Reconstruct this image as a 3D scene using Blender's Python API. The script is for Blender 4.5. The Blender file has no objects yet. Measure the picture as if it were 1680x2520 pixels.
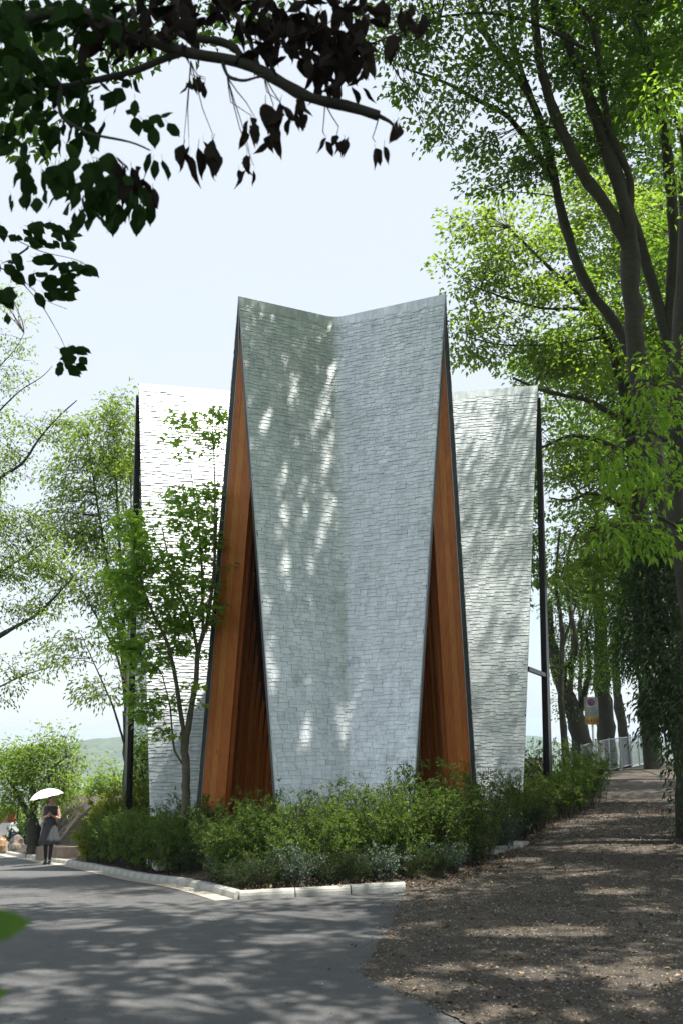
import bpy, bmesh, math, random
import numpy as np
from mathutils import Vector, Matrix, Quaternion, Euler

random.seed(7)
RNG = np.random.default_rng(7)
scene = bpy.context.scene
COL = scene.collection
PI = math.pi

# ------------------------------------------------------------------ camera
F, CX, CY = 2450.0, 840.0, 1260.0        # focal length in photo pixels, photo centre
CAMZ = 1.6
TH = math.atan(560.0 / F)                # upward tilt (horizon at photo row 1820)
cth, sth = math.cos(TH), math.sin(TH)
cam_data = bpy.data.cameras.new('camera')
cam = bpy.data.objects.new('camera', cam_data)
COL.objects.link(cam)
cam.location = (0, 0, CAMZ)
cam.rotation_euler = (PI / 2 + TH, 0, 0)
cam_data.sensor_fit = 'VERTICAL'
cam_data.sensor_height = 36.0
cam_data.lens = 36.0 * F / 2520.0
cam_data.clip_start = 0.05
cam_data.clip_end = 9000
cam_data.dof.use_dof = True
cam_data.dof.focus_distance = 18.0
cam_data.dof.aperture_fstop = 5.6
scene.camera = cam

# ------------------------------------------------------------------ light
S = Vector((0.88, -0.47, 0)).normalized()
SUN_EL = math.radians(72)
S = Vector((S.x * math.cos(SUN_EL), S.y * math.cos(SUN_EL), math.sin(SUN_EL)))
world = bpy.data.worlds.new('World')
scene.world = world
world.use_nodes = True
wn = world.node_tree
bg = wn.nodes['Background']
sky = wn.nodes.new('ShaderNodeTexSky')
sky.sky_type = 'NISHITA'
sky.sun_disc = False
sky.sun_elevation = SUN_EL
sky.sun_rotation = math.atan2(S.x, S.y)
sky.air_density = 1.0
sky.dust_density = 1.2
sky.ozone_density = 1.0
veil = wn.nodes.new('ShaderNodeMix'); veil.data_type = 'RGBA'      # thin even high haze: a paler, whiter sky everywhere
veil.inputs['Factor'].default_value = 0.80
veil.inputs['B'].default_value = (3.62, 3.86, 4.08, 1)
wn.links.new(sky.outputs[0], veil.inputs['A'])
wn.links.new(veil.outputs['Result'], bg.inputs[0])
bg.inputs[1].default_value = 0.10
sun_data = bpy.data.lights.new('sun', 'SUN')
sun_data.energy = 4.0
sun_data.angle = math.radians(0.53)
sun_data.color = (1.0, 0.95, 0.86)
sun = bpy.data.objects.new('sun', sun_data)
sun.rotation_euler = (-S).to_track_quat('-Z', 'Y').to_euler()
sun.location = (10, -10, 40)
COL.objects.link(sun)
scene.view_settings.view_transform = 'Standard'
scene.view_settings.look = 'None'
scene.view_settings.gamma = 1.0
scene.view_settings.exposure = 1.4
scene.view_settings.use_curve_mapping = False
scene.cycles.use_denoising = True
scene.cycles.max_bounces = 8
scene.cycles.transparent_max_bounces = 12
scene.cycles.caustics_reflective = False
scene.cycles.caustics_refractive = False

# ------------------------------------------------------------------ helpers
def pix(x, y, Y):
    u = (x - CX) / F; v = (CY - y) / F
    ry = cth - v * sth; rz = sth + v * cth
    t = Y / ry
    return np.array((u * t, Y, CAMZ + rz * t))

def px_scale(y, Y):
    """photo pixels per metre at that row and horizontal distance"""
    v = (CY - y) / F
    return F * (cth - v * sth) / Y

def smooth(a, b, x):
    t = np.clip((np.asarray(x, float) - a) / (b - a), 0, 1)
    return t * t * (3 - 2 * t)

def tag(o, label=None, category=None, group=None, kind=None):
    if label: o['label'] = label
    if category: o['category'] = category
    if group: o['group'] = group
    if kind: o['kind'] = kind
    return o

def thing(name, label, category, loc=(0, 0, 0), group=None, rz=0.0):
    o = bpy.data.objects.new(name, None)
    o.empty_display_size = 0.2
    COL.objects.link(o)
    o.location = loc; o.rotation_euler = (0, 0, rz)
    return tag(o, label, category, group)

def mesh_np(name, verts, faces, tint=None, smooth_shade=False):
    verts = np.asarray(verts, np.float32).reshape(-1, 3)
    faces = np.asarray(faces, np.int32)
    me = bpy.data.meshes.new(name)
    nf, k = faces.shape
    me.vertices.add(len(verts)); me.vertices.foreach_set('co', verts.ravel())
    me.loops.add(nf * k); me.loops.foreach_set('vertex_index', faces.ravel())
    me.polygons.add(nf)
    me.polygons.foreach_set('loop_start', np.arange(0, nf * k, k, dtype=np.int32))
    me.polygons.foreach_set('loop_total', np.full(nf, k, np.int32))
    me.polygons.foreach_set('use_smooth', np.full(nf, bool(smooth_shade)))
    if tint is not None:
        at = me.color_attributes.new('tint', 'FLOAT_COLOR', 'POINT')
        t = np.asarray(tint, np.float32)
        if t.ndim == 1:
            t = np.stack([t, t, t, np.ones_like(t)], 1)
        at.data.foreach_set('color', t.astype(np.float32).ravel())
    me.update(calc_edges=True)
    return me

def obj(name, me, mat, parent=None, loc=None):
    o = bpy.data.objects.new(name, me)
    if mat is not None and len(me.materials) == 0:
        me.materials.append(mat)
    COL.objects.link(o)
    if parent is not None:
        o.parent = parent
        if loc is None and parent.type == 'EMPTY' and parent.parent is None:
            # geometry is written in world space: undo the parent's placement
            o.matrix_parent_inverse = Matrix.LocRotScale(parent.location, parent.rotation_euler, None).inverted()
    if loc is not None:
        o.location = loc
    return o

class MB:
    """collects polygons of one mesh"""
    def __init__(self):
        self.v = []; self.f = []
    def add(self, verts, faces):
        n = len(self.v)
        self.v.extend([tuple(map(float, p)) for p in verts])
        self.f.extend([tuple(i + n for i in f) for f in faces])
    def box(self, c, s, rz=0.0):
        hx, hy, hz = s[0] / 2, s[1] / 2, s[2] / 2
        ca, sa = math.cos(rz), math.sin(rz)
        P = []
        for z in (-hz, hz):
            for x, y in ((-hx, -hy), (hx, -hy), (hx, hy), (-hx, hy)):
                P.append((c[0] + x * ca - y * sa, c[1] + x * sa + y * ca, c[2] + z))
        self.add(P, [(3, 2, 1, 0), (4, 5, 6, 7), (0, 1, 5, 4), (1, 2, 6, 5), (2, 3, 7, 6), (3, 0, 4, 7)])
        return self
    def hexa(self, a, b):
        """a, b: two quads (4 points each) joined to a closed block"""
        self.add(list(a) + list(b), [(3, 2, 1, 0), (4, 5, 6, 7), (0, 1, 5, 4), (1, 2, 6, 5), (2, 3, 7, 6), (3, 0, 4, 7)])
        return self
    def tube(self, pts, rad, n=8, cap=True):
        pts = [np.asarray(p, float) for p in pts]
        if np.isscalar(rad): rad = [rad] * len(pts)
        base = len(self.v)
        ref = np.array((0.3, 0.9, 0.31))
        for i, p in enumerate(pts):
            t = pts[min(i + 1, len(pts) - 1)] - pts[max(i - 1, 0)]
            t = t / (np.linalg.norm(t) + 1e-9)
            a = np.cross(t, ref)
            if np.linalg.norm(a) < 1e-3: a = np.cross(t, (1, 0, 0))
            a /= np.linalg.norm(a); b = np.cross(t, a)
            for k in range(n):
                w = 2 * PI * k / n
                self.v.append(tuple(p + rad[i] * (a * math.cos(w) + b * math.sin(w))))
        for i in range(len(pts) - 1):
            for k in range(n):
                k2 = (k + 1) % n
                self.f.append((base + i * n + k, base + i * n + k2, base + (i + 1) * n + k2, base + (i + 1) * n + k))
        if cap:
            self.f.append(tuple(base + k for k in range(n))[::-1])
            self.f.append(tuple(base + (len(pts) - 1) * n + k for k in range(n)))
        return self
    def lathe(self, prof, c=(0, 0, 0), n=16, sx=1.0, sy=1.0):
        base = len(self.v)
        for r, z in prof:
            for k in range(n):
                w = 2 * PI * k / n
                self.v.append((c[0] + r * sx * math.cos(w), c[1] + r * sy * math.sin(w), c[2] + z))
        for i in range(len(prof) - 1):
            for k in range(n):
                k2 = (k + 1) % n
                self.f.append((base + i * n + k, base + i * n + k2, base + (i + 1) * n + k2, base + (i + 1) * n + k))
        self.f.append(tuple(base + k for k in range(n))[::-1])
        self.f.append(tuple(base + (len(prof) - 1) * n + k for k in range(n)))
        return self
    def mesh(self, name, shade=False):
        me = bpy.data.meshes.new(name)
        me.from_pydata(self.v, [], self.f)
        if shade:
            me.polygons.foreach_set('use_smooth', np.ones(len(me.polygons), bool))
        me.update()
        return me
    def build(self, name, mat, parent=None, shade=False, bevel=0.0):
        o = obj(name, self.mesh(name, shade), mat, parent)
        if bevel:
            m = o.modifiers.new('bevel', 'BEVEL'); m.width = bevel; m.segments = 2; m.limit_method = 'ANGLE'
        return o

def batch_tubes(P, R, n=4):
    """P (K,M,3) polylines, R (K,M) radii -> verts, quads"""
    P = np.asarray(P, float); K, M, _ = P.shape
    T = np.empty_like(P)
    T[:, 1:-1] = P[:, 2:] - P[:, :-2]; T[:, 0] = P[:, 1] - P[:, 0]; T[:, -1] = P[:, -1] - P[:, -2]
    T /= np.linalg.norm(T, axis=2, keepdims=True) + 1e-9
    ref = np.array((0.37, 0.85, 0.37))
    A = np.cross(T, ref); A /= np.linalg.norm(A, axis=2, keepdims=True) + 1e-9
    B = np.cross(T, A)
    w = 2 * PI * np.arange(n) / n
    V = P[:, :, None, :] + R[:, :, None, None] * (A[:, :, None, :] * np.cos(w)[None, None, :, None] + B[:, :, None, :] * np.sin(w)[None, None, :, None])
    idx = np.arange(K * M * n).reshape(K, M, n)
    q = np.stack([idx[:, :-1, :], np.roll(idx[:, :-1, :], -1, 2), np.roll(idx[:, 1:, :], -1, 2), idx[:, 1:, :]], -1).reshape(-1, 4)
    return V.reshape(-1, 3), q

def unit(a):
    return a / (np.linalg.norm(a, axis=-1, keepdims=True) + 1e-9)

def leaf_arrays(C, D, N, L, W, fold=0.12, droop=0.15):
    """simple leaf of two triangles: base, side, tip, side"""
    D = unit(D); Sd = unit(np.cross(D, N)); N = np.cross(Sd, D)
    L = L[:, None]; W = W[:, None]
    base = C
    mid = C + D * L * 0.45 + N * L * fold * 0.3
    tip = C + D * L - N * L * droop
    a = mid + Sd * W * 0.5 + N * L * fold
    b = mid - Sd * W * 0.5 + N * L * fold
    V = np.stack([base, a, tip, b], 1).reshape(-1, 3)
    i = np.arange(len(C))[:, None] * 4
    Fc = np.concatenate([i + np.array([[0, 1, 2]]), i + np.array([[0, 2, 3]])], 0)
    return V, Fc

# ------------------------------------------------------------------ materials
def new_mat(name):
    m = bpy.data.materials.new(name); m.use_nodes = True
    nt = m.node_tree
    return m, nt, nt.nodes['Principled BSDF']

def node(nt, typ, **kw):
    n = nt.nodes.new(typ)
    for k, v in kw.items():
        setattr(n, k, v)
    return n

def noise(nt, scale, detail=4.0, rough=0.55, vec=None):
    n = node(nt, 'ShaderNodeTexNoise')
    n.inputs['Scale'].default_value = scale; n.inputs['Detail'].default_value = detail; n.inputs['Roughness'].default_value = rough
    if vec is not None: nt.links.new(vec, n.inputs['Vector'])
    return n

def ramp(nt, fac, stops):
    r = node(nt, 'ShaderNodeValToRGB')
    el = r.color_ramp.elements
    while len(el) < len(stops): el.new(0.5)
    for e, (p, c) in zip(el, stops):
        e.position = p; e.color = (*c, 1) if len(c) == 3 else c
    nt.links.new(fac, r.inputs[0])
    return r

def mixc(nt, fac, a, b, mode='MIX'):
    m = node(nt, 'ShaderNodeMix', data_type='RGBA', blend_type=mode)
    for sock, val in ((m.inputs['Factor'], fac), (m.inputs['A'], a), (m.inputs['B'], b)):
        if isinstance(val, (int, float)): sock.default_value = val
        elif isinstance(val, tuple): sock.default_value = (*val, 1)
        else: nt.links.new(val, sock)
    return m.outputs['Result']

def bump(nt, bsdf, height, strength=0.3, dist=0.01):
    b = node(nt, 'ShaderNodeBump')
    b.inputs['Strength'].default_value = strength; b.inputs['Distance'].default_value = dist
    nt.links.new(height, b.inputs['Height']); nt.links.new(b.outputs[0], bsdf.inputs['Normal'])

def coords(nt, scale=(1, 1, 1), kind='Object', rot=(0, 0, 0)):
    tc = node(nt, 'ShaderNodeTexCoord'); mp = node(nt, 'ShaderNodeMapping')
    mp.inputs['Scale'].default_value = scale; mp.inputs['Rotation'].default_value = rot
    nt.links.new(tc.outputs[kind], mp.inputs['Vector'])
    return mp.outputs[0]

def plain(name, col, rough=0.6, metal=0.0, var=0.25, scale=6.0, bumpy=0.0, spec=0.4):
    m, nt, b = new_mat(name)
    n = noise(nt, scale, 6, 0.6, coords(nt))
    dark = tuple(c * (1 - var) for c in col); light = tuple(min(1, c * (1 + var)) for c in col)
    r = ramp(nt, n.outputs[0], [(0.3, dark), (0.7, light)])
    nt.links.new(r.outputs[0], b.inputs['Base Color'])
    b.inputs['Roughness'].default_value = rough; b.inputs['Metallic'].default_value = metal
    b.inputs['Specular IOR Level'].default_value = spec
    if bumpy:
        n2 = noise(nt, scale * 8, 6, 0.6, coords(nt))
        bump(nt, b, n2.outputs[0], bumpy, 0.01)
    return m

def leaf_mat(name, c1, c2, trans=(0.25, 0.42, 0.04), tmix=0.4, rough=0.5, spec=0.4):
    m, nt, b = new_mat(name)
    at = node(nt, 'ShaderNodeAttribute', attribute_name='tint')
    col = mixc(nt, at.outputs['Fac'], c1, c2)
    nt.links.new(col, b.inputs['Base Color'])
    b.inputs['Roughness'].default_value = rough
    b.inputs['Specular IOR Level'].default_value = spec
    tr = node(nt, 'ShaderNodeBsdfTranslucent')
    tcol = mixc(nt, at.outputs['Fac'], tuple(c * 0.7 for c in trans), trans)
    nt.links.new(tcol, tr.inputs['Color'])
    mx = node(nt, 'ShaderNodeMixShader'); mx.inputs[0].default_value = tmix
    nt.links.new(b.outputs[0], mx.inputs[1]); nt.links.new(tr.outputs[0], mx.inputs[2])
    nt.links.new(mx.outputs[0], nt.nodes['Material Output'].inputs['Surface'])
    return m

M = {}
M['leaf'] = leaf_mat('leaf_green', (0.028, 0.068, 0.010), (0.070, 0.135, 0.020), (0.30, 0.54, 0.035), 0.48)
M['leaf_dark'] = leaf_mat('leaf_dark', (0.018, 0.042, 0.012), (0.045, 0.085, 0.02), (0.10, 0.20, 0.025), 0.28, 0.4, 0.5)
M['leaf_light'] = leaf_mat('leaf_light', (0.05, 0.105, 0.015), (0.13, 0.20, 0.032), (0.44, 0.64, 0.06), 0.5)
M['leaf_maple'] = leaf_mat('leaf_maple', (0.07, 0.15, 0.016), (0.15, 0.27, 0.03), (0.48, 0.78, 0.06), 0.55)
M['leaf_shrub'] = leaf_mat('leaf_shrub', (0.026, 0.066, 0.011), (0.095, 0.155, 0.026), (0.27, 0.43, 0.04), 0.4)
M['leaf_grey'] = leaf_mat('leaf_grey', (0.06, 0.10, 0.07), (0.13, 0.19, 0.13), (0.12, 0.20, 0.08), 0.2)
M['leaf_yellow'] = leaf_mat('leaf_yellow', (0.13, 0.19, 0.015), (0.25, 0.30, 0.03), (0.45, 0.50, 0.04), 0.35)
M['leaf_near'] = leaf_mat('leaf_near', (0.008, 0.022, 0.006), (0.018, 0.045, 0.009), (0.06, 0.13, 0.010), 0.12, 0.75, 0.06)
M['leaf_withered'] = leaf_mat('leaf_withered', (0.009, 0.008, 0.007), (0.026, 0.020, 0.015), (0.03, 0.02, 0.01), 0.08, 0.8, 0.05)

def bark_mat(name, c1, c2):
    m, nt, b = new_mat(name)
    v = coords(nt, (9, 9, 22))
    n = noise(nt, 1.0, 8, 0.65, v)
    v2 = coords(nt, (2, 2, 2)); n2 = noise(nt, 1.5, 4, 0.5, v2)
    r = ramp(nt, n.outputs[0], [(0.35, c1), (0.68, c2)])
    col = mixc(nt, n2.outputs[0], r.outputs[0], tuple(0.6 * a + 0.4 * bb for a, bb in zip(c2, (0.08, 0.10, 0.05))))
    nt.links.new(col, b.inputs['Base Color'])
    b.inputs['Roughness'].default_value = 0.85
    bump(nt, b, n.outputs[0], 0.7, 0.02)
    return m
M['bark'] = bark_mat('bark', (0.012, 0.009, 0.007), (0.052, 0.040, 0.032))
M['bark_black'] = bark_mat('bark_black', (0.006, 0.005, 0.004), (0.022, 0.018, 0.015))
M['bark_pale'] = bark_mat('bark_pale', (0.055, 0.045, 0.03), (0.15, 0.125, 0.09))
M['twig'] = plain('twig', (0.05, 0.035, 0.024), 0.8)

# cast aluminium shingles
def shingle_mat():
    m, nt, b = new_mat('cast_aluminium')
    at = node(nt, 'ShaderNodeAttribute', attribute_name='tint')
    n = noise(nt, 9.0, 6, 0.6, coords(nt, (1, 1, 1)))
    n2 = noise(nt, 60.0, 4, 0.6, coords(nt, (1, 1, 0.35)))
    base = ramp(nt, at.outputs['Fac'], [(0.0, (0.58, 0.63, 0.655)), (0.5, (0.77, 0.815, 0.84)), (1.0, (0.87, 0.905, 0.94))])
    c = mixc(nt, n.outputs[0], base.outputs[0], (0.70, 0.75, 0.77))
    st = ramp(nt, n2.outputs[0], [(0.35, (0.86, 0.86, 0.86)), (0.65, (1, 1, 1))])
    c = mixc(nt, 1.0, c, st.outputs[0], 'MULTIPLY')
    n3 = noise(nt, 2.6, 5, 0.65, coords(nt))
    stn = ramp(nt, n3.outputs[0], [(0.55, (1, 1, 1)), (0.78, (0.66, 0.68, 0.66))])
    c = mixc(nt, 1.0, c, stn.outputs[0], 'MULTIPLY')
    n4 = noise(nt, 1.0, 6, 0.7, coords(nt, (7, 7, 0.55)))
    rain = ramp(nt, n4.outputs[0], [(0.42, (0.85, 0.865, 0.855)), (0.60, (1, 1, 1))])
    c = mixc(nt, 1.0, c, rain.outputs[0], 'MULTIPLY')
    nt.links.new(c, b.inputs['Base Color'])
    b.inputs['Metallic'].default_value = 0.52
    rr = ramp(nt, n.outputs[0], [(0.3, (0.36,) * 3), (0.7, (0.52,) * 3)])
    nt.links.new(rr.outputs[0], b.inputs['Roughness'])
    bump(nt, b, n2.outputs[0], 0.15, 0.004)
    return m
M['shingle'] = shingle_mat()

def wood_mat(name, c1, c2, c3, rough=0.5):
    m, nt, b = new_mat(name)
    v = coords(nt, (14, 14, 0.9))
    n = noise(nt, 1.6, 7, 0.6, v)
    v2 = coords(nt, (60, 60, 3)); n2 = noise(nt, 1.0, 4, 0.6, v2)
    r = ramp(nt, n.outputs[0], [(0.28, c1), (0.5, c2), (0.74, c3)])
    g = ramp(nt, n2.outputs[0], [(0.3, (0.75, 0.72, 0.7)), (0.65, (1, 1, 1))])
    col = mixc(nt, 1.0, r.outputs[0], g.outputs[0], 'MULTIPLY')
    vo = node(nt, 'ShaderNodeTexVoronoi'); vo.inputs['Scale'].default_value = 1.0
    nt.links.new(coords(nt, (5, 5, 1.6)), vo.inputs['Vector'])
    kn = ramp(nt, vo.outputs['Distance'], [(0.03, (0.35, 0.28, 0.22)), (0.09, (1, 1, 1))])
    col = mixc(nt, 1.0, col, kn.outputs[0], 'MULTIPLY')
    nt.links.new(col, b.inputs['Base Color'])
    b.inputs['Roughness'].default_value = rough
    bump(nt, b, n2.outputs[0], 0.15, 0.005)
    return m
M['wood'] = wood_mat('larch_orange', (0.42, 0.112, 0.012), (0.52, 0.148, 0.017), (0.57, 0.185, 0.026))
M['wood_light'] = wood_mat('larch_light', (0.52, 0.165, 0.022), (0.60, 0.215, 0.034), (0.66, 0.27, 0.055))
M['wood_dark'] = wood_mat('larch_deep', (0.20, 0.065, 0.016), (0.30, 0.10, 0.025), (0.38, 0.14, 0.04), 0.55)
M['trim_dark'] = plain('dark_trim', (0.055, 0.062, 0.06), 0.5, 0.3, 0.3, 9, 0.1)
M['steel_dark'] = plain('dark_steel', (0.022, 0.021, 0.021), 0.4, 0.4, 0.2)
M['backing'] = plain('gap_shade_board', (0.06, 0.026, 0.012), 0.7)  # board colour darkened to stand for the shade between the rafters

def glass_mat():
    m, nt, b = new_mat('window_glass')
    out = nt.nodes['Material Output']
    gl = node(nt, 'ShaderNodeBsdfGlossy'); gl.inputs['Roughness'].default_value = 0.01; gl.inputs['Color'].default_value = (0.9, 0.95, 0.95, 1)
    tr = node(nt, 'ShaderNodeBsdfTransparent'); tr.inputs['Color'].default_value = (0.75, 0.82, 0.80, 1)
    fr = node(nt, 'ShaderNodeFresnel'); fr.inputs['IOR'].default_value = 1.7
    mx = node(nt, 'ShaderNodeMixShader')
    nt.links.new(fr.outputs[0], mx.inputs[0]); nt.links.new(tr.outputs[0], mx.inputs[1]); nt.links.new(gl.outputs[0], mx.inputs[2])
    nt.links.new(mx.outputs[0], out.inputs['Surface'])
    return m
M['glass'] = glass_mat()

def asphalt_mat():
    m, nt, b = new_mat('asphalt')
    v = coords(nt)
    big = noise(nt, 0.5, 5, 0.6, v); mid = noise(nt, 3.0, 6, 0.65, v); fine = noise(nt, 160, 3, 0.7, v)
    r = ramp(nt, big.outputs[0], [(0.3, (0.074, 0.078, 0.086)), (0.7, (0.112, 0.113, 0.115))])
    c = mixc(nt, 0.5, r.outputs[0], ramp(nt, mid.outputs[0], [(0.3, (0.072, 0.076, 0.083)), (0.7, (0.125, 0.121, 0.116))]).outputs[0])
    sp = ramp(nt, fine.outputs[0], [(0.42, (0.5, 0.5, 0.5)), (0.58, (1.15, 1.15, 1.15)), (0.72, (2.0, 1.95, 1.85))])
    c = mixc(nt, 1.0, c, sp.outputs[0], 'MULTIPLY')
    nt.links.new(c, b.inputs['Base Color'])
    b.inputs['Roughness'].default_value = 0.82
    bump(nt, b, fine.outputs[0], 0.5, 0.008)
    return m
M['asphalt'] = asphalt_mat()

def dirt_mat(name, c1, c2, c3, fscale=70):
    m, nt, b = new_mat(name)
    v = coords(nt)
    big = noise(nt, 0.8, 6, 0.6, v); fine = noise(nt, fscale, 5, 0.75, v); mid = noise(nt, 14, 5, 0.7, v)
    r = ramp(nt, big.outputs[0], [(0.32, c1), (0.68, c2)])
    c = mixc(nt, ramp(nt, mid.outputs[0], [(0.45, (0, 0, 0)), (0.7, (0.8,) * 3)]).outputs[0], r.outputs[0], c3)
    sp = ramp(nt, fine.outputs[0], [(0.35, (0.35, 0.34, 0.33)), (0.55, (1, 1, 1)), (0.72, (1.9, 1.85, 1.75))])
    c = mixc(nt, 1.0, c, sp.outputs[0], 'MULTIPLY')
    nt.links.new(c, b.inputs['Base Color'])
    b.inputs['Roughness'].default_value = 0.92
    bump(nt, b, fine.outputs[0], 0.9, 0.02)
    return m
M['path'] = dirt_mat('gravel_path', (0.050, 0.043, 0.036), (0.095, 0.077, 0.058), (0.145, 0.118, 0.088))
M['soil'] = dirt_mat('soil', (0.035, 0.027, 0.02), (0.06, 0.045, 0.032), (0.09, 0.07, 0.05))
M['grass_ground'] = dirt_mat('rough_ground', (0.035, 0.055, 0.02), (0.07, 0.085, 0.03), (0.09, 0.08, 0.05), 20)
M['concrete'] = plain('kerb_concrete', (0.38, 0.38, 0.345), 0.85, 0, 0.32, 4, 0.4)
M['gutter'] = plain('gutter_concrete', (0.36, 0.33, 0.28), 0.85, 0, 0.2, 4, 0.2)
M['stone_slab'] = plain('pale_stone', (0.40, 0.40, 0.37), 0.8, 0, 0.15, 4, 0.15)
M['stone_dark'] = plain('dark_stone', (0.075, 0.075, 0.072), 0.6, 0, 0.3, 8, 0.2)
M['galv'] = plain('galvanised_steel', (0.42, 0.44, 0.45), 0.45, 0.6, 0.15)
M['white'] = plain('white_paint', (0.78, 0.78, 0.76), 0.5, 0, 0.05)

# ------------------------------------------------------------------ ground shape
KERB_L_PX = [((-1.245, 12.9), -0.30), ((-3.32, 17.8), -0.707), ((-4.95, 21.7), -1.03), ((-7.53, 27.3), -1.5), ((-9.76, 32.0), -1.9), ((-11.2, 35.0), -2.12)]
ctrl = [(0, 0, 0), (-6, 0, 0.0), (6, 0, 0.05), (0, 6, -0.13), (-4, 6, -0.16), (4, 6, -0.08), (0, -8, 0.1),
        (0.79, 13.08, -0.22), (1.6, 14.45, -0.20), (2.72, 17.3, -0.12), (3.93, 20.8, -0.05), (5.25, 23.7, 0.0),
        (7.3, 30, 0.12), (7.5, 32, 0.28), (15.2, 48.6, 0.6), (6, 14, -0.02), (8, 22, 0.10), (11, 30, 0.35), (20, 48, 0.8),
        (-6, 13, -0.38), (-9, 20, -1.0), (-13, 30, -1.85), (-16, 38, -2.4), (0, 34, -0.3), (-14, 8, -0.2), (12, 5, 0.1)]
ctrl += [(x, y, z) for (x, y), z in KERB_L_PX]
ctrl = np.array(ctrl, float)
def _tps(d):
    return np.where(d > 1e-9, d * d * np.log(d + 1e-12), 0)
_n = len(ctrl)
_A = np.zeros((_n + 3, _n + 3))
_d = np.linalg.norm(ctrl[:, None, :2] - ctrl[None, :, :2], axis=2)
_A[:_n, :_n] = _tps(_d) + np.eye(_n) * 0.5
_A[:_n, _n] = 1; _A[:_n, _n + 1:] = ctrl[:, :2]; _A[_n:, :_n] = _A[:_n, _n:].T
_w = np.linalg.solve(_A, np.concatenate([ctrl[:, 2], np.zeros(3)]))
def gz(X, Y):
    X = np.asarray(X, float); Y = np.asarray(Y, float)
    sh = X.shape
    P = np.stack([X.ravel(), Y.ravel()], 1)
    d = np.linalg.norm(P[:, None, :] - ctrl[None, :, :2], axis=2)
    z = _tps(d) @ _w[:_n] + _w[_n] + P @ _w[_n + 1:]
    return z.reshape(sh)
def gz1(x, y):
    return float(gz(np.array([x]), np.array([y]))[0])

def ground_at(px, py, y0=12.0):
    """point of the ground under a photo pixel"""
    lo, hi = 1.5, 60.0
    g = lambda Y: pix(px, py, Y)[2] - gz1(pix(px, py, Y)[0], Y)
    ys = np.linspace(lo, hi, 400)
    pts = np.array([pix(px, py, y) for y in ys])
    d = pts[:, 2] - gz(pts[:, 0], pts[:, 1])
    k = np.argmax(d < 0)
    if d[k] >= 0: return pix(px, py, y0)
    a, b = ys[max(k - 1, 0)], ys[k]
    for _ in range(30):
        m = (a + b) / 2
        if g(m) < 0: b = m
        else: a = m
    return pix(px, py, (a + b) / 2)

KL = np.array([p for p, z in KERB_L_PX])                    # left kerb run (plan)
KR0, KR1 = np.array((-1.245, 12.9)), np.array((0.79, 13.08))  # right kerb run
def poly_x(pts, Y):
    pts = np.asarray(pts)
    return np.interp(Y, pts[:, 1], pts[:, 0])
asph = [ground_at(x, y) for x, y in ((1137, 2520), (1075, 2481), (981, 2444), (912, 2412), (891, 2400), (912, 2350), (950, 2294), (975, 2244), (997, 2191))]
ASPH = np.array([(2.6, -8.0), (2.0, 2.0), (1.45, 4.5)] + [(p[0], p[1]) for p in asph] + [(0.80, 13.6)])
PATH_L = np.array([(0.79, 13.08), (1.6, 14.45), (2.72, 17.3), (3.93, 20.8), (5.25, 23.7), (7.2, 30.0), (8.2, 33.0), (15.5, 48.6), (22, 62)])

_ra = np.random.default_rng(4)
_yy = np.arange(2.0, 13.0, 0.07)
_xx = np.interp(_yy, ASPH[:, 1], ASPH[:, 0]); _xs = _xx.copy()
for _ in range(6): _xs[1:-1] = 0.25 * _xs[:-2] + 0.5 * _xs[1:-1] + 0.25 * _xs[2:]
_xs += _ra.normal(0, 0.006, len(_yy)) + 0.008 * np.sin(_yy * 5.0) + 0.006 * np.sin(_yy * 13.0 + 1)
ASPH = np.array([(2.6, -8.0)] + list(zip(_xs, _yy)) + [(0.80, 13.6)])

def strip(name, Ys, XL, XR, ncol, zfun, mat, label_kind='structure'):
    V = []
    for Y in Ys:
        xs = np.linspace(XL(Y), XR(Y), ncol)
        V.append(np.stack([xs, np.full(ncol, Y), np.zeros(ncol)], 1))
    V = np.concatenate(V)
    V[:, 2] = zfun(V[:, 0], V[:, 1])
    i = np.arange(len(Ys) - 1)[:, None] * ncol + np.arange(ncol - 1)[None, :]
    Fq = np.stack([i, i + 1, i + ncol + 1, i + ncol], -1).reshape(-1, 4)
    o = obj(name, mesh_np(name, V, Fq, smooth_shade=True), mat)
    o['kind'] = label_kind
    return o

# far terrain
def far_z(X, Y):
    r = np.hypot(X, Y)
    near = gz(X, Y) - 0.13
    far = -42 + 3 * np.sin(X * 0.006) * np.cos(Y * 0.005)
    w = smooth(38, 190, r)
    return near * (1 - w) + far * w
radii = np.concatenate([[0.01], np.linspace(1.5, 60, 44), np.geomspace(66, 2500, 30)])
ang = np.linspace(0, 2 * PI, 121)[:-1]
RR, AA = np.meshgrid(radii, ang, indexing='ij')
GX, GY = RR * np.sin(AA), RR * np.cos(AA)
cl = np.clip
GZ = far_z(cl(GX, -400, 400) * 1.0, cl(GY, -400, 400))
GZ[RR > 190] = (-42 + 3 * np.sin(GX * 0.006) * np.cos(GY * 0.005))[RR > 190]
GV = np.stack([GX, GY, GZ], -1).reshape(-1, 3)
na = len(ang)
ii = np.arange(len(radii) - 1)[:, None] * na + np.arange(na)[None, :]
jj = np.arange(len(radii) - 1)[:, None] * na + (np.arange(na)[None, :] + 1) % na
GF = np.stack([ii, ii + na, jj + na, jj], -1).reshape(-1, 4)
g = obj('ground', mesh_np('ground', GV, GF, smooth_shade=True), M['grass_ground'])
tag(g, 'rough ground falling away from the hilltop to the valley', kind='structure')

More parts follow.
